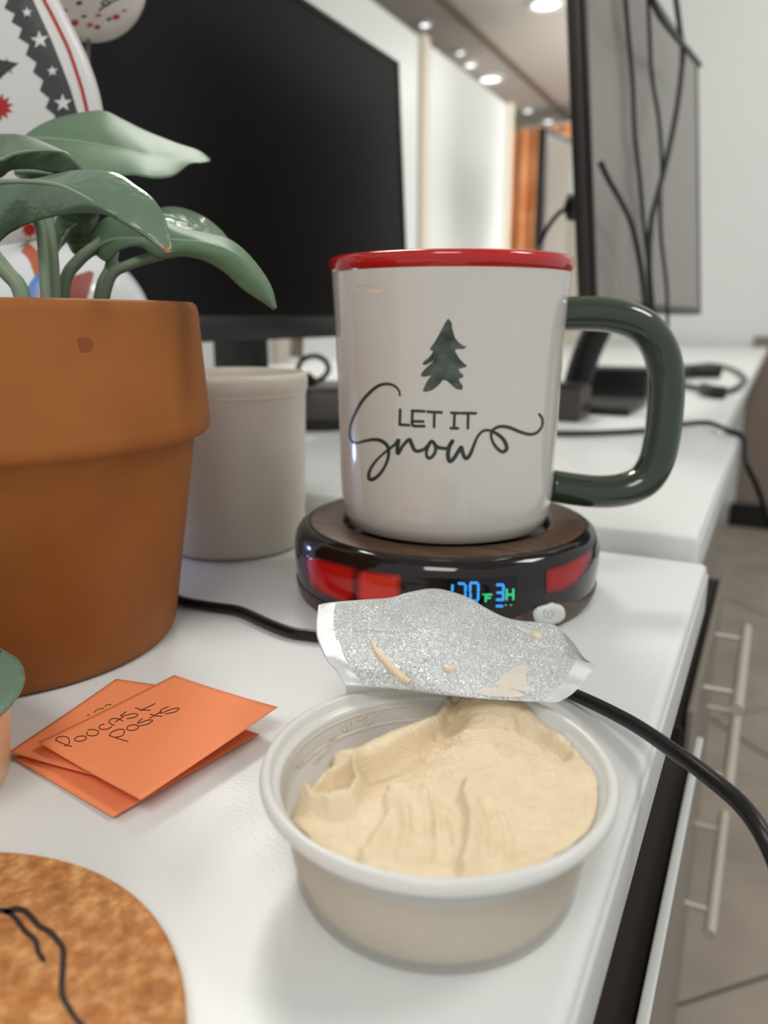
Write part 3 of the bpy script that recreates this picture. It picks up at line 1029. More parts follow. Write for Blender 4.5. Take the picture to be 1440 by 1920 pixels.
ridge_big = Zh([(275, 352), (360, 345), (470, 300), (590, 235), (690, 140), (730, 60)])
ridge_mid = Zh([(1010, 335), (900, 380), (800, 430), (785, 480), (812, 560), (805, 660), (780, 765)])
ridge_l = Zh([(485, 480), (490, 560), (440, 640), (390, 715)])
curl = Zh([(110, 470), (170, 500), (250, 525), (330, 510), (360, 460), (345, 415)])
curl2 = Zh([(345, 415), (300, 395), (230, 410), (165, 480)])
dips = [Zh([(500, 425), (600, 432), (715, 385)]), Zh([(640, 275), (760, 262), (900, 275)]), Zh([(680, 205), (800, 218), (940, 215)])]
gro = [Zh([(860, 500), (900, 590), (900, 700)]), Zh([(930, 540), (960, 640), (960, 730)]), Zh([(620, 440), (650, 560), (640, 720)]), Zh([(700, 560), (730, 680), (720, 740)]), Zh([(550, 500), (560, 600), (520, 720)])]
rng = random.Random(4)


def hz(x, y):
    """height of the hummus above the desk"""
    p = Vector((TC.x + x, TC.y + y, DZ + 0.0238))
    px = proj(p)
    h = 0.0236
    r = math.hypot(x, y) / 0.0345
    d, s = pd(px, ridge_big)
    g = math.exp(-(d / 34) ** 2)
    h += 0.0048 * (math.exp(-(d / 34) ** 2) if s < 0 else math.exp(-(d / 8) ** 2))
    # scooped hollow right below the big ridge
    d2, s2 = pd(px, Zh([(420, 350), (560, 305), (680, 225), (740, 150)]))
    h -= 0.0036 * math.exp(-(d2 / 30) ** 2)
    # empty left back: the hummus falls away behind the big ridge
    d3, s3 = pd(px, Zh([(20, 420), (130, 270), (260, 150), (430, 60), (640, 20)]))
    h -= 0.0160 * math.exp(-(d3 / 52) ** 2)
    # climbing to the lid at the back
    d4, s4 = pd(px, Zh([(760, 60), (1000, 70)]))
    h += 0.0045 * math.exp(-(d4 / 45) ** 2)
    for pl, a_, wn, ww in ((ridge_mid, 0.0024, 26, 8), (ridge_l, 0.0013, 20, 9), (curl, 0.0042, 7, 16), (curl2, 0.0040, 7, 14)):
        d, s = pd(px, pl)
        h += a_ * math.exp(-(d / (wn if s < 0 else ww)) ** 2)
    for pl in dips:
        d, s = pd(px, pl)
        h += (0.0010 if s > 0 else -0.0020) * math.exp(-(d / 7) ** 2)
    for pl in gro:
        d, s = pd(px, pl)
        h -= 0.0004 * math.exp(-(d / 8) ** 2)
        h += 0.0003 * math.exp(-((d - 14) / 7) ** 2)
    # bare spot at the right back
    d, s = pd(px, Zh([(1010, 185), (1080, 215), (1180, 290)]))
    h -= 0.0035 * math.exp(-(d / 13) ** 2)
    h += 0.0007 * noise.noise(Vector((x, y, 0)) * 90) + 0.0003 * noise.noise(Vector((x, y, 3)) * 380) + 0.00016 * noise.noise(Vector((x, y, 5)) * 1100)
    h += 0.0010 * max(0, r - 0.8) * 5 - 0.0016 * max(0, r - 0.93) * 10
    return max(0.006, min(h, 0.0300))


def in_r(z):
    pr = [(0.0290, 0.0018), (0.0301, 0.003), (0.0312, 0.0085), (0.0324, 0.0175), (0.0333, 0.0228), (0.0336, 0.0236), (0.0347, 0.0240), (0.0350, 0.0250), (0.0350, 0.04)]
    for (r1, z1), (r2, z2) in zip(pr, pr[1:]):
        if z <= z2:
            return r1 + (r2 - r1) * max(0, (z - z1)) / (z2 - z1)
    return pr[-1][0]


NA, NR = 300, 130
V, Fc = [Vector((TC.x, TC.y, DZ + hz(0, 0)))], []
rowsH = []
for j in range(1, NR + 1):
    ids = []
    s = j / NR
    for k in range(NA):
        a = 2 * math.pi * k / NA
        r = s * 0.0349
        z = hz(r * math.cos(a), r * math.sin(a))
        r = min(r, in_r(z) - 0.00035 - (1 - s) * 0.002)
        ids.append(len(V))
        V.append(Vector((TC.x + r * math.cos(a), TC.y + r * math.sin(a), DZ + z)))
    rowsH.append(ids)
topz = [V[i].z - DZ for i in rowsH[-1]]
for f_ in (0.75, 0.5, 0.25, 0.0):
    ids = []
    for k in range(NA):
        a = 2 * math.pi * k / NA
        z = 0.0022 + (topz[k] - 0.0022) * f_
        r = in_r(z) - 0.00035
        ids.append(len(V))
        V.append(Vector((TC.x + r * math.cos(a), TC.y + r * math.sin(a), DZ + z)))
    rowsH.append(ids)
for k in range(NA):
    Fc.append([0, rowsH[0][k], rowsH[0][(k + 1) % NA]])
for A, B in zip(rowsH, rowsH[1:]):
    for k in range(NA):
        k2 = (k + 1) % NA
        Fc.append([A[k], B[k], B[k2], A[k2]])
hum = (V, Fc)
mk('hummus', hum, M['hummus'], label='pale beige whipped hummus with swirl marks filling the plastic tub', cat='food', base=(TC.x, TC.y, DZ + 0.0022))

RS = Surf(lathe([(0.0302, 0.003), (0.0313, 0.0085), (0.0325, 0.0175), (0.0333, 0.0228)], TC, 128))
rp_ = random.Random(9)
for k in range(16):
    zx, zy = rp_.uniform(110, 470), 0
    zy = 400 - (zx - 110) * 0.78 + rp_.uniform(-46, 10)
    w_, h_ = rp_.uniform(8, 26), rp_.uniform(5, 14)
    o_ = Zh([(zx + w_ * math.cos(a) * rp_.uniform(.6, 1.2) + h_ * math.sin(a) * .4, zy + h_ * math.sin(a) * rp_.uniform(.6, 1.2) - w_ * math.cos(a) * .7) for a in [R(i_ * 40) for i_ in range(9)]])
    vf = patch(RS, o_, 0.0002, 1)
    if len(vf[0]) > 4:
        mk('residue', vf, M['film'], tt, label='thin hummus residue on the wall')
# foil lid, peeled back and lying up-curled behind the tub
B_ = [(649, 1286), (733, 1291), (790, 1298), (840, 1304), (905, 1310), (981, 1315), (1046, 1318)]
T_ = [(597, 1134), (622, 1129), (683, 1124), (733, 1120), (763, 1111), (809, 1103), (847, 1109), (882, 1122), (912, 1140), (947, 1157), (981, 1164), (1031, 1168), (1057, 1185), (1077, 1208)]
L_ = [(649, 1286), (630, 1258), (611, 1235), (595, 1197), (592, 1166), (597, 1134)]
R_ = [(1046, 1318), (1073, 1300), (1096, 1277), (1113, 1250), (1095, 1233), (1077, 1208)]


def resample(pts, n_):
    P = spline([(x, y, 0) for x, y in pts], 12)
    L = [0]
    for a, b in zip(P, P[1:]):
        L.append(L[-1] + (b - a).length)
    out_ = []
    for i in range(n_ + 1):
        t_ = L[-1] * i / n_
        k = 0
        while k < len(L) - 2 and L[k + 1] < t_:
            k += 1
        out_.append(P[k].lerp(P[k + 1], (t_ - L[k]) / max(L[k + 1] - L[k], 1e-9)))
    return out_


NU, NV = 110, 60
rb, rtp, rl, rr = resample(B_, NU), resample(T_, NU), resample(L_, NV), resample(R_, NV)


def foil_z(u_, v_):
    zb = 0.0290
    zt = 0.0375 + 0.0045 * math.exp(-((u_ - 0.42) / 0.2) ** 2) - 0.002 * u_
    z = zb + (zt - zb) * (v_ ** 0.85)
    z += 0.0010 * math.sin(math.pi * v_) * math.sin(u_ * 5 + 0.6)
    z += 0.0007 * math.exp(-((v_ - 0.74 + 0.25 * u_) / 0.03) ** 2) * math.exp(-((u_ - 0.25) / 0.2) ** 2)
    z += 0.0006 * noise.noise(Vector((u_ * 9, v_ * 6, 1)))
    return z


V, Fc = [], []
for j in range(NV + 1):
    v = j / NV
    for i in range(NU + 1):
        uu = i / NU
        P = rb[i] * (1 - v) + rtp[i] * v + rl[j] * (1 - uu) + rr[j] * uu - (rb[0] * (1 - uu) * (1 - v) + rb[NU] * uu * (1 - v) + rtp[0] * (1 - uu) * v + rtp[NU] * uu * v)
        V.append(onz(P.x, P.y, DZ + foil_z(uu, v)))
for j in range(NV):
    for i in range(NU):
        Fc.append([j * (NU + 1) + i, j * (NU + 1) + i + 1, (j + 1) * (NU + 1) + i + 1, (j + 1) * (NU + 1) + i])
# the fold turns under and runs back to the rim, where the lid is still stuck
n0 = len(V)
rimr = 0.0362
for s in range(1, 5):
    for i in range(NU + 1):
        p = V[i]
        a0 = math.atan2(HF.y, HF.x)
        a = a0 + (0.62 - 1.24 * i / NU)
        tgt = Vector((TC.x + rimr * math.cos(a), TC.y + rimr * math.sin(a), DZ + 0.0262))
        q = p.lerp(tgt, s / 4)
        q.z = tgt.z + (p.z - tgt.z) * (1 - s / 4) ** 2
        V.append(q)
for s in range(4):
    for i in range(NU):
        a = i if s == 0 else n0 + (s - 1) * (NU + 1) + i
        b = n0 + s * (NU + 1) + i
        Fc.append([a + 1, a, b, b + 1])
foil = mk('foil_lid', (V, Fc), [M['foil'], M['foil_edge']], tt, label='silver embossed foil lid peeled back, its smeared inside facing up')
for p in foil.data.polygons:
    i = p.index
    if i < NU * NV:
        uu, v = (i % NU) / NU, (i // NU) / NV
        if uu < 0.055 + 0.02 * (1 - v) or uu > 0.925 or v > 0.972:
            p.material_index = 1
    else:
        p.material_index = 1
sd = foil.modifiers.new('thickness', 'SOLIDIFY')
sd.thickness = 0.00012
FS = Surf((V, Fc))


def blob(surf, outline, c_, hgt, rings=5):
    """a low mound on the surface with pixel outline"""
    V, Fc = [], []
    n_ = len(outline)
    for j in range(rings):
        k = 1 - j / rings
        for x, y in outline:
            V.append(surf.hit(c_[0] + (x - c_[0]) * k, c_[1] + (y - c_[1]) * k, 0.00005 + hgt * math.sqrt(1 - k * k)))
    V.append(surf.hit(c_[0], c_[1], hgt))
    for j in range(rings - 1):
        for i in range(n_):
            Fc.append([j * n_ + i, j * n_ + (i + 1) % n_, (j + 1) * n_ + (i + 1) % n_, (j + 1) * n_ + i])
    for i in range(n_):
        Fc.append([(rings - 1) * n_ + i, (rings - 1) * n_ + (i + 1) % n_, len(V) - 1])
    return V, Fc


def ridge(surf, pts, wds, hgt, sub=5):
    P = spline([(x, y, 0) for x, y in pts], sub)
    V, Fc, nx = [], [], 8
    for i, p in enumerate(P):
        s = i / (len(P) - 1)
        k = s * (len(wds) - 1)
        a = min(int(k), len(wds) - 2)
        wd = wds[a] + (wds[a + 1] - wds[a]) * (k - a)
        t_ = (P[min(i + 1, len(P) - 1)] - P[max(i - 1, 0)]).normalized()
        for j in range(nx + 1):
            o = 2 * j / nx - 1
            V.append(surf.hit(p.x - t_.y * wd / 2 * o, p.y + t_.x * wd / 2 * o, 0.00005 + hgt * (wd / max(wds)) * math.sqrt(max(0, 1 - o * o))))
    for i in range(len(P) - 1):
        for j in range(nx):
            Fc.append([i * (nx + 1) + j, i * (nx + 1) + j + 1, (i + 1) * (nx + 1) + j + 1, (i + 1) * (nx + 1) + j])
    return V, Fc


def Zf(p):
    return Zm(580, 1090, 2.618, p)


mk('smear', ridge(FS, Zf([(300, 284), (330, 340), (390, 410), (440, 460), (495, 497)]), [3, 10, 15, 16, 16, 11], 0.0008), M['hummus'], foil, label='long thin smear of hummus')
for o_, c_, hh in [([(655, 430), (672, 415), (700, 410), (722, 420), (720, 438), (695, 445), (668, 442)], (692, 428), 0.0008), ([(560, 380), (572, 374), (580, 382), (572, 390)], (570, 382), 0.0005),
                   ([(1085, 258), (1110, 250), (1140, 255), (1142, 282), (1110, 280), (1082, 268)], (1112, 267), 0.0010)]:
    mk('smear', blob(FS, Zf(o_), Zf([c_])[0], hh), M['hummus'], foil, label='small dab of hummus')
for o_ in ([(1012, 228), (1060, 230), (1090, 245), (1080, 262), (1050, 250)], [(905, 505), (960, 455), (1010, 420), (1060, 410), (1080, 430), (1060, 470), (1070, 510), (1060, 545), (1000, 530), (930, 520)],
           [(800, 545), (860, 522), (950, 520), (1030, 540), (1060, 565), (1000, 572), (880, 565)], [(1100, 300), (1150, 310), (1180, 325), (1140, 330)]):
    mk('smear', patch(FS, Zf(o_), 0.00008, 2), M['film'], foil, label='thin pale film of hummus')

# ------------------------------------------------------------------ terracotta pot with plant
PC = Vector((-0.251, 0.1858, DZ))
tp = thing('potted_plant', 'green leafy plant in a plain terracotta pot on the white desk', 'potted plant', PC)
pp_ = [(0, 0), (0.055, 0.0), (0.0580, 0.0012), (0.0592, 0.004), (0.0705, 0.0758), (0.0710, 0.0770), (0.0752, 0.0778), (0.0766, 0.0798), (0.0764, 0.0830), (0.0742, 0.1205), (0.0736, 0.1228), (0.0724, 0.1238), (0.0690, 0.1238), (0.0676, 0.1225), (0.0668, 0.1100), (0.0640, 0.1095), (0, 0.1095)]
potm = lathe(pp_, PC, 128)
mk('pot', potm, M['terra'], tp, auto=45, label='orange-brown terracotta pot with a thick rim')
PS = Surf(potm)
M['terrad'] = mat('terracotta_pit', (134, 74, 34), 0.8)
mk('pit', patch(PS, [(146, 634), (158, 632), (172, 638), (176, 648), (168, 660), (152, 660), (147, 648)], 0.0001, 2), M['terrad'], tp, label='small dark pit in the rim')
V, Fc = lathe([(0.0668, 0.1085), (0.05, 0.111), (0.03, 0.112), (0.015, 0.1115), (0, 0.1118)], PC, 64)
V = [v + Vector((0, 0, 0.0018 * noise.noise(v * 160))) for v in V]
mk('soil', (V, Fc), M['soil'], tp)


def leaf(top, mid, bot, dt, dm, db, m, name='leaf', tipc=None, nu=40, nv=20, arch=0.0):
    """leaf blade between two edges and its midrib, each a pixel curve at its own distances"""
    A, C_, B = resample(top, nu), resample(mid, nu), resample(bot, nu)

    def pk(l, s):
        k = s * (len(l) - 1)
        i = min(int(k), len(l) - 2)
        return l[i] + (l[i + 1] - l[i]) * (k - i)
    V, Fc = [], []
    for j in range(nv + 1):
        v = j / nv
        for i in range(nu + 1):
            s = i / nu
            if v < 0.5:
                k = v * 2
                P = A[i].lerp(C_[i], k)
                d = pk(dt, s) * (1 - k) + pk(dm, s) * k
                ar = arch * math.sin(math.pi * k)
            else:
                k = v * 2 - 1
                P = C_[i].lerp(B[i], k)
                d = pk(dm, s) * (1 - k) + pk(db, s) * k
                ar = arch * math.sin(math.pi * k)
            d -= ar * math.sin(math.pi * s) + 0.00015 * math.sin(s * 38 + abs(v - 0.5) * 16) * math.sin(math.pi * v) * math.sin(math.pi * s)
            V.append(dep(P.x, P.y, d))
    for j in range(nv):
        for i in range(nu):
            Fc.append([j * (nu + 1) + i, j * (nu + 1) + i + 1, (j + 1) * (nu + 1) + i + 1, (j + 1) * (nu + 1) + i])
    o = mk(name, (V, Fc), m, tp)
    sdm = o.modifiers.new('thickness', 'SOLIDIFY')
    sdm.thickness = 0.0005
    # midrib as a fine raised vein
    c_ = [V[(nv // 2) * (nu + 1) + i] for i in range(nu + 1)]
    mk('midrib', tube(c_, 0.0007, 6, 1, rfun=lambda s: 0.0009 * (1 - s) + 0.0002), M['stem'], o)
    return o


# upper back leaf
leaf([(40, 262), (70, 240), (110, 222), (160, 212), (195, 210), (230, 226), (270, 246), (330, 270), (372, 284), (394, 300)],
     [(40, 264), (90, 262), (150, 268), (220, 280), (290, 296), (350, 300), (394, 302)],
     [(40, 268), (70, 300), (110, 322), (160, 330), (215, 332), (250, 330), (290, 336), (325, 331), (355, 309), (378, 307), (394, 304)],
     [.315, .325, .325, .315], [.31, .305, .30, .305], [.305, .285, .28, .30], M['leaf'], arch=0.003)
# left folded leaf
leaf([(-70, 275), (-30, 258), (0, 254), (40, 255), (80, 268), (115, 285), (140, 302), (158, 322)],
     [(-70, 300), (-30, 296), (0, 300), (30, 288), (75, 282), (120, 286), (140, 302), (158, 323)],
     [(-70, 330), (-30, 336), (0, 332), (20, 318), (60, 316), (100, 322), (130, 324), (158, 324)],
     [.275, .28, .275, .27], [.262, .262, .258, .26], [.268, .268, .265, .262], M['leafd'])
# small dark leaf behind
leaf([(28, 320), (45, 304), (75, 300), (105, 308), (130, 322)], [(28, 322), (60, 322), (95, 326), (130, 330)], [(28, 326), (60, 345), (100, 348), (130, 338)],
     [.30, .30], [.295, .295], [.30, .30], M['leafd'])
# big front leaf with the shiny tip
o = leaf([(-110, 350), (-60, 342), (0, 338), (55, 339), (100, 330), (150, 321), (215, 326), (255, 350), (285, 372), (304, 400), (316, 435), (322, 470)],
         [(-110, 360), (-60, 346), (0, 341), (60, 341), (112, 348), (160, 370), (205, 396), (250, 424), (285, 448), (305, 465), (318, 472)],
         [(-110, 560), (-60, 520), (-20, 480), (0, 452), (25, 432), (70, 414), (120, 402), (170, 397), (205, 402), (250, 428), (285, 452), (305, 467), (316, 473)],
         [.262, .262, .252, .232, .226, .222], [.250, .245, .235, .224, .220, .221], [.262, .258, .25, .232, .222, .221], M['leafs'], nu=56, arch=0.001)
LS = [dep(x, y, 0.2180) for x, y in [(302, 455), (311, 464), (323, 472), (311, 474)]]
mk('leaf_tip', (LS + [p + HF * 0.0006 for p in LS], [[0, 1, 2, 3], [7, 6, 5, 4], [0, 3, 7, 4], [1, 5, 6, 2], [0, 4, 5, 1], [2, 6, 7, 3]]), M['tip'], tp, smooth=False, label='dry brown leaf tip')
# small dark leaf under it
leaf([(104, 470), (102, 430), (108, 405), (130, 395), (160, 393), (184, 397)], [(104, 472), (120, 440), (140, 420), (184, 400)], [(104, 474), (130, 446), (158, 440), (176, 424), (184, 402)],
     [.275, .28], [.28, .285], [.285, .29], M['leafd'])
leaf([(128, 450), (160, 428), (190, 415)], [(128, 452), (150, 460), (192, 445)], [(128, 455), (140, 475), (165, 482), (196, 470)], [.29, .29], [.295, .295], [.30, .30], M['leaf'])
# shiny leaf behind the tip
leaf([(300, 392), (322, 389), (350, 394), (385, 410), (410, 430), (424, 446), (434, 462)], [(300, 405), (330, 412), (370, 428), (405, 446), (434, 463)], [(300, 420), (325, 430), (355, 440), (385, 450), (412, 459), (434, 464)],
     [.285, .29, .288], [.275, .278, .282], [.27, .272, .28], M['leafs'])
# long right leaf, drooping to its tip
leaf([(178, 470), (174, 445), (182, 424), (205, 408), (240, 402), (290, 408), (340, 428), (390, 440), (428, 450), (460, 474), (490, 510), (508, 542), (517, 578)],
     [(178, 472), (190, 460), (220, 450), (270, 450), (330, 452), (390, 458), (440, 478), (480, 518), (505, 556), (516, 579)],
     [(180, 474), (192, 486), (205, 490), (225, 470), (262, 462), (300, 484), (340, 479), (380, 486), (420, 508), (455, 540), (485, 560), (504, 572), (514, 580)],
     [.29, .275, .268, .262, .258], [.282, .265, .255, .25, .252], [.285, .265, .258, .255, .254], M['leaf'], nu=56, arch=0.002)
stems = [([(100, 590), (98, 500), (92, 440), (88, 405), (95, 385)], 0.0024, 0.275), ([(114, 590), (122, 530), (148, 488), (180, 462), (200, 448)], 0.0022, 0.282),
         ([(170, 590), (190, 540), (206, 505), (212, 470)], 0.0021, 0.285), ([(180, 580), (205, 525), (245, 496), (300, 478), (330, 468)], 0.0018, 0.272),
         ([(52, 600), (38, 545), (12, 510), (-20, 470), (-40, 440)], 0.0026, 0.255), ([(86, 600), (84, 520), (78, 440), (70, 412)], 0.0018, 0.262)]
for pts, r, d in stems:
    pz = [dep(x, y, d) for x, y in pts]
    pz[0].z = min(pz[0].z, DZ + 0.111)
    b_ = pz[0].copy()
    b_.z = DZ + 0.106
    mk('stem', tube([b_] + pz, r, 10, 6), M['stem'], tp)

# ------------------------------------------------------------------ decorations behind the plant
vc0 = dep(120, 622, 0.418)
VC = Vector((vc0.x, vc0.y, Z2 - 0.011))
zc = vc0.z - VC.z
vr = 0.0475
vp = [(0, 0), (0.030, 0), (0.034, 0.003), (0.038, 0.02), (0.044, zc - 0.045)] + [(vr * math.cos(R(a)), zc + vr * math.sin(R(a))) for a in range(-25, 80, 7)] + [(0.0045, zc + vr * 0.985), (0.004, zc + vr * 0.93)]
vas = lathe(vp, VC, 96)
tv = thing('round_vase', 'glossy white round vase with orange and blue reflections painted on behind the plant stems', 'vase', VC)
mk('vase_body', vas, M['vase'], tv)
VS = Surf(vas)  # coloured reflections on the glaze are painted on as streaks
mk('swirl', stroke(VS, [(42, 462), (58, 474), (70, 492), (78, 520), (84, 570), (84, 640)], 22, 0.0002, 6, across=4, taper=[.9, 1.2, 1, .8, .7]), M['swo'], tv, label='orange reflection painted as a swirl')
mk('swirl', stroke(VS, [(78, 512), (66, 534), (58, 560), (52, 620)], 24, 0.0003, 6, across=4, taper=[.4, 1, 1.2, 1.2]), M['swb'], tv, label='blue reflection painted as a swirl')
mk('swirl', patch(VS, [(117, 530), (140, 517), (168, 508), (176, 512), (168, 545), (156, 580), (117, 590)], 0.0002, 3), M['swr'], tv, label='rose reflection painted as a patch')

# egg-shaped festive ornament on a stick
eg_r = [(-20, -142), (20, -134), (52, -105), (78, -62), (96, -26), (110, 0), (126, 31), (144, 67), (163, 108), (181, 159), (191, 204), (197, 248), (194, 300), (176, 350), (146, 396), (110, 426), (67, 447), (30, 456), (-20, 461)]
eg = [(p.x, p.y) for p in spline([(x, y, 0) for x, y in eg_r], 4)]
eg = eg + [(-40 - x, y) for x, y in eg[::-1][1:-1]]
E0 = dep(-20, 200, 0.372)


def egpt(x, y, back):
    p = onplane(x, y, E0, HF)
    return p + HF * back


V, Fc = [], []
ne = len(eg)
rgs = [(0.02, -0.0105), (0.3, -0.0102), (0.55, -0.0094), (0.75, -0.008), (0.88, -0.0058), (0.95, -0.0036), (0.985, -0.0016), (1.0, 0.001), (0.985, 0.004), (0.9, 0.007), (0.5, 0.010), (0.02, 0.011)]
for k, b in rgs:
    for x, y in eg:
        V.append(egpt(-20 + (x + 20) * k, 240 + (y - 240) * k, b))
for j in range(len(rgs) - 1):
    for i in range(ne):
        Fc.append([j * ne + i, j * ne + (i + 1) % ne, (j + 1) * ne + (i + 1) % ne, (j + 1) * ne + i])
Fc.append(list(range(ne))[::-1])
Fc.append([(len(rgs) - 1) * ne + i for i in range(ne)])
egm = (V, Fc)
te = thing('festive_ornament', 'large white egg-shaped ornament with charcoal zigzag band, stars and red line', 'ornament', (E0.x, E0.y, VC.z + zc + vr * 0.9))
mk('ornament_body', egm, M['egg'], te, auto=70)
ES = Surf(egm)


def Ze(p):
    return Zm(0, 0, 5.538, p)


bandp = [(250, -180), (345, 0), (430, 190), (540, 430), (640, 680), (730, 920), (800, 1150), (850, 1330), (860, 1500), (690, 1500), (660, 1330), (560, 1250), (575, 1200), (475, 1120), (515, 1025), (415, 940), (450, 835), (345, 750), (380, 650), (270, 570), (305, 465), (195, 395), (230, 295), (120, 230), (155, 145), (45, 85), (85, 0), (-20, -70), (20, -180)]
mk('zigzag_band', patch(ES, Ze(bandp), 0.0002, 3), M['band'], te, label='charcoal zigzag print')
for cx, cy, r, rot in [(282, 132, 58, -92), (415, 418, 98, -96), (546, 740, 60, -94), (655, 1072, 98, -92)]:
    mk('star_print', patch(ES, Ze(star(cx, cy, r, 0.40, 5, rot)), 0.0004, 1), M['egg'], te, smooth=False, label='small white star')
mk('rim_line', stroke(ES, Ze([(380, -160), (455, 0), (530, 140), (620, 320), (705, 500), (780, 710), (850, 930), (905, 1160), (935, 1320), (930, 1500)]), 6.6, 0.0002, 6), M['redp'], te, label='thin red line')
mk('tree_print', patch(ES, Ze([(-160, 600), (0, 620), (60, 632), (70, 590), (72, 625), (110, 642), (195, 658), (140, 700), (105, 730), (135, 762), (115, 760), (95, 735), (40, 780), (10, 812), (-20, 840), (-160, 860)]), 0.0002, 2), M['band'], te, label='charcoal tree print')
mk('star_burst', patch(ES, Ze(star(-5, 1115, 150, 0.58, 11, -78)), 0.0002, 1), M['redp'], te, smooth=False, label='red starburst print')
mk('star_burst', patch(ES, star(55, 430, 16, 0.6, 9, -80), 0.0002, 1), M['redp'], te, smooth=False, label='small red starburst print')


def mir(p):
    return [(-40 - x, y) for x, y in p]


mk('zigzag_band', patch(ES, mir(Ze(bandp)), 0.0002, 3), M['band'], te, label='charcoal zigzag print')
for cx, cy, r, rot in [(282, 132, 58, -88), (415, 418, 98, -84), (546, 740, 60, -86), (655, 1072, 98, -88)]:
    mk('star_print', patch(ES, mir(Ze(star(cx, cy, r, 0.40, 5, rot))), 0.0004, 1), M['egg'], te, smooth=False, label='small white star')
mk('rim_line', stroke(ES, mir(Ze([(380, -160), (455, 0), (530, 140), (620, 320), (705, 500), (780, 710), (850, 930), (905, 1160), (935, 1320), (930, 1500)])), 6.6, 0.0002, 6), M['redp'], te, label='thin red line')
bt = egpt(-20, 455, 0.004)
mk('stick', tube([bt + Vector((0, 0, 0.01)), VC + Vector((-0.004, 0.0, zc + vr * 0.9))], 0.0018, 10, 1), M['stick'], te)

# speckled bauble on a stick
bc0 = dep(155, -56, 0.412)
br = 119 / F * 0.412 * 0.98
bl = lathe([(br * math.cos(R(a)) if abs(a) < 90 else 0, br * math.sin(R(a))) for a in range(-90, 91, 6)], bc0, 64)
tb_ = thing('speckled_bauble', 'round white bauble with red and black speckles on a thin stick', 'ornament', (VC.x, VC.y, VC.z + zc + vr * 0.9))
mk('bauble_ball', bl, M['bauble'], tb_)
SB = Surf(bl)
for x, y, wd, m_ in [(139, 43, 11, 'redp'), (168, 47, 8, 'swo'), (182, 51, 7, 'redp'), (184, 29, 6, 'swo'), (217, 32, 9, 'redp'), (148, 6, 7, 'print'), (157, 31, 5, 'print'), (204, 36, 5, 'print'), (232, 20, 5, 'swo'), (120, 20, 6, 'redp')]:
    mk('speckle', stroke(SB, [(x - 2, y), (x + 3, y - 1)], wd, 0.0002, 1), M[m_], tb_, label='painted speckle')
mk('script_print', stroke(SB, [(186, 19), (196, 10), (190, 6), (200, 0), (206, 6), (196, 11), (212, 2), (226, -4)], 3.5, 0.0002, 5), M['print'], tb_, label='dark painted flourish')
mk('stick', tube([bc0 - Vector((0, 0, br * 0.97)), dep(156, 300, 0.42), VC + Vector((0.002, 0.001, zc + vr * 0.9))], 0.0011, 10, 4), M['stick'], tb_)

# ------------------------------------------------------------------ white tumbler behind the pot
JC = Vector((-0.2538, 0.325, DZ))
tj = thing('tumbler', 'white ceramic tumbler standing behind the terracotta pot', 'tumbler', JC)
jp = [(0, 0.0015), (0.030, 0.001), (0.033, 0.0), (0.0360, 0.0015), (0.0376, 0.005), (0.0390, 0.03), (0.0397, 0.06), (0.0402, 0.081), (0.0412, 0.0835), (0.0414, 0.0885), (0.0408, 0.0912), (0.0396, 0.0918), (0.0384, 0.0908), (0.0376, 0.08), (0.037, 0.03), (0.033, 0.008), (0, 0.006)]
mk('tumbler_wall', lathe(jp, JC, 96), M['jarw'], tj, auto=60)
mk('rim_ring', lathe([(0.0398, 0.0795), (0.0405, 0.0805), (0.0406, 0.0825), (0.0398, 0.0835)], JC, 96), M['jarw'], tj)

# ------------------------------------------------------------------ second snack cup with teal lid at the left edge
CC = Vector((-0.1947, 0.0961, DZ))
tc_ = thing('snack_cup', 'peach snack cup with a sealed teal foil lid at the left edge', 'cup', CC)
mk('cup_body', lathe([(0, 0.0006), (0.030, 0.0006), (0.0318, 0.0), (0.0328, 0.002), (0.0345, 0.018), (0.0352, 0.0245), (0.0376, 0.0248), (0.0378, 0.0262), (0, 0.0262)], CC, 96), M['peach'], tc_, auto=60)
V, Fc = lathe([(0, 0.0278), (0.033, 0.0276), (0.035, 0.0270), (0.0365, 0.0272), (0.0384, 0.0268), (0.0388, 0.0256), (0.0386, 0.0250), (0.0376, 0.0262)], CC, 150)
V = [CC + (v - CC) * (1 + 0.008 * noise.noise((v - CC) * 260)) if (v - CC).length > 0.036 else v for v in V]
mk('foil_lid', (V, Fc), M['teal'], tc_, label='teal foil lid with a crinkled edge')
CSf = Surf((V, Fc))
mk('lid_print', join(patch(CSf, [(-60, 1200), (-5, 1212), (4, 1215), (-2, 1235), (-10, 1262), (-60, 1258)], 0.0002, 2)), M['tealdark'], tc_, label='dark print on the lid')

# ------------------------------------------------------------------ cork coaster
KC = Vector((-0.1194, 0.0432, DZ))
tk = thing('cork_coaster', 'round cork coaster with a black line drawing in the near left corner', 'coaster', KC)
ck = lathe([(0, 0), (0.0550, 0), (0.0557, 0.0006), (0.0558, 0.0034), (0.0552, 0.004), (0, 0.004)], KC, 128)
mk('cork_disc', ck, M['cork'], tk, auto=40)
KS = Surf(ck)


def Zk(p):
    return Zm(0, 1180, 2.5714, p)


mk('line_drawing', join(
    stroke(KS, Zk([(-160, 1350), (-60, 1368), (0, 1357), (40, 1365), (80, 1400), (120, 1455), (172, 1503), (184, 1555), (210, 1595)]), 10.5, 0.0001, 4),
    stroke(KS, Zk([(30, 1362), (75, 1351), (120, 1360), (160, 1400), (190, 1433), (240, 1460), (280, 1505), (306, 1550), (302, 1650), (300, 1760), (335, 1830), (385, 1900), (470, 1980)]), 12, 0.0001, 4)),
    M['inkb'], tk, label='black line drawing')

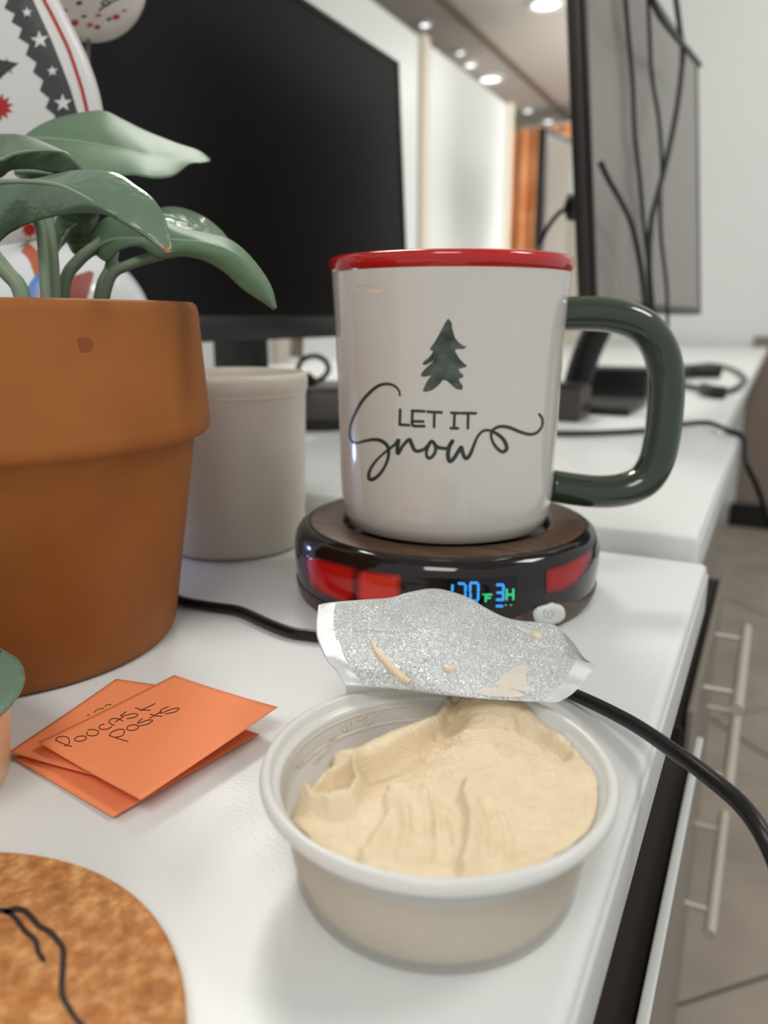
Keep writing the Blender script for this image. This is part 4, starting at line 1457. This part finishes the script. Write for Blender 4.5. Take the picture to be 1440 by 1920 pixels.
# ------------------------------------------------------------------ sticky notes
def note(name_label, cn, zs, bulge, m):
    """cn: four pixel corners L, T, R, B with heights zs"""
    c4 = [onz(x, y, DZ + z) for (x, y), z in zip(cn, zs)]

    def f(u_, v_):
        p = c4[0] * (1 - u_) * (1 - v_) + c4[1] * u_ * (1 - v_) + c4[2] * u_ * v_ + c4[3] * (1 - u_) * v_
        p = p.copy()
        p.z = max(DZ + 0.0003, p.z - bulge * math.sin(math.pi * v_) * 0.6 - bulge * 0.4 * math.sin(math.pi * u_))
        return p
    vf = gridf(f, 24, 24)
    b_ = sum(c4, Vector((0, 0, 0))) / 4
    b_.z = DZ
    o = mk('sticky_note', vf, m, label=name_label, cat='sticky note', base=b_)
    s_ = o.modifiers.new('thickness', 'SOLIDIFY')
    s_.thickness = 0.0001
    o['group'] = 'orange sticky notes'
    return o, Surf(vf)


note('orange sticky note at the bottom of the pile, its near corner sticking out', [(27, 1423), (232, 1300), (486, 1377), (212, 1532)], [.0006, .0006, .0008, .0012], 0.0002, M['paper'])
n2, N2 = note('orange sticky note in the middle of the pile, turned to the left', [(17, 1410), (218, 1273), (420, 1300), (208, 1462)], [.0022, .0022, .0026, .0028], 0.0003, M['paper'])
n1, N1 = note('top orange sticky note with Podcast Posts written on it', [(72, 1392), (327, 1266), (521, 1326), (264, 1500)], [.0046, .0040, .0080, .0062], 0.0006, M['paper'])


def Zn(p):
    return Zm(80, 1290, 5.143, p)


wr = [[(125, 508), (240, 558), (280, 566)], [(125, 505), (150, 478), (210, 470), (252, 490), (258, 530), (240, 552), (212, 562)],
      [(400, 466), (345, 470), (310, 492), (322, 515), (370, 516), (415, 500), (422, 480), (400, 468)],
      [(440, 408), (490, 404), (535, 418), (538, 440), (505, 462), (455, 464), (424, 448), (432, 428)],
      [(592, 352), (558, 362), (545, 385), (565, 402), (615, 400), (655, 385), (668, 372)],
      [(690, 362), (650, 345), (640, 325), (668, 302), (720, 298), (778, 322)], [(700, 332), (752, 298), (776, 285)],
      [(808, 232), (760, 262), (758, 275), (800, 268), (860, 252), (905, 252), (916, 266), (880, 288), (812, 300)],
      [(892, 192), (960, 215), (1036, 216)], [(944, 220), (1010, 190), (1084, 154)],
      [(640, 462), (740, 495), (825, 520)], [(642, 462), (672, 425), (740, 402), (785, 408), (786, 440), (758, 468), (708, 476)],
      [(905, 358), (850, 362), (812, 385), (822, 408), (868, 412), (912, 398), (922, 375), (902, 357)],
      [(962, 298), (918, 335), (930, 342), (1000, 318), (1052, 312), (1056, 325), (1010, 352), (930, 370)],
      [(1036, 256), (1090, 270), (1150, 276)], [(1030, 296), (1090, 262), (1142, 232)],
      [(1212, 184), (1150, 210), (1130, 238), (1150, 245), (1230, 212), (1300, 196), (1314, 206), (1270, 236), (1182, 254)]]
mk('handwriting', join(*[stroke(N1, Zn(s_), 1.9, 0.00012, 6, across=1) for s_ in wr]), M['ink'], n1, label='handwritten words Podcast Posts')
mk('handwriting', join(*[stroke(N2, Zn(s_), 1.7, 0.00012, 5, across=1) for s_ in [[(430, 270), (450, 262)], [(495, 240), (530, 210), (590, 198)], [(605, 185), (615, 168), (662, 160)]]]), M['ink'], n2, label='partly hidden handwriting')

# ------------------------------------------------------------------ black cord across the desk
cz = 0.0025
P = [onz(x, y, DZ + cz) for x, y in [(322, 1116), (345, 1128), (400, 1138), (450, 1146), (500, 1168), (545, 1185), (590, 1192)]]
P += [onz(x, y, DZ + cz) for x, y in [(700, 1208), (850, 1240), (980, 1268)]]
P += [onz(1075, 1302, DZ + 0.003), onz(1180, 1353, DZ + 0.006), onz(1271, 1414, DZ + 0.0085), onz(1331, 1458, DZ + 0.009), onz(1392, 1511, DZ + 0.008), onz(1440, 1583, DZ + 0.004), onz(1476, 1680, DZ - 0.006), onz(1500, 1800, DZ - 0.03)]
P += [Vector((0.035, 0.12, 0.62)), Vector((0.05, 0.11, 0.30)), Vector((0.09, 0.08, 0.05)), Vector((0.2, 0.0, 0.006)), Vector((0.45, -0.1, 0.004))]
mk('extension_cord', tube(P, 0.0021, 16, 8), M['cable'], label='thick black power cord crossing the near desk behind the tub and over the edge', cat='cord', base=P[10])
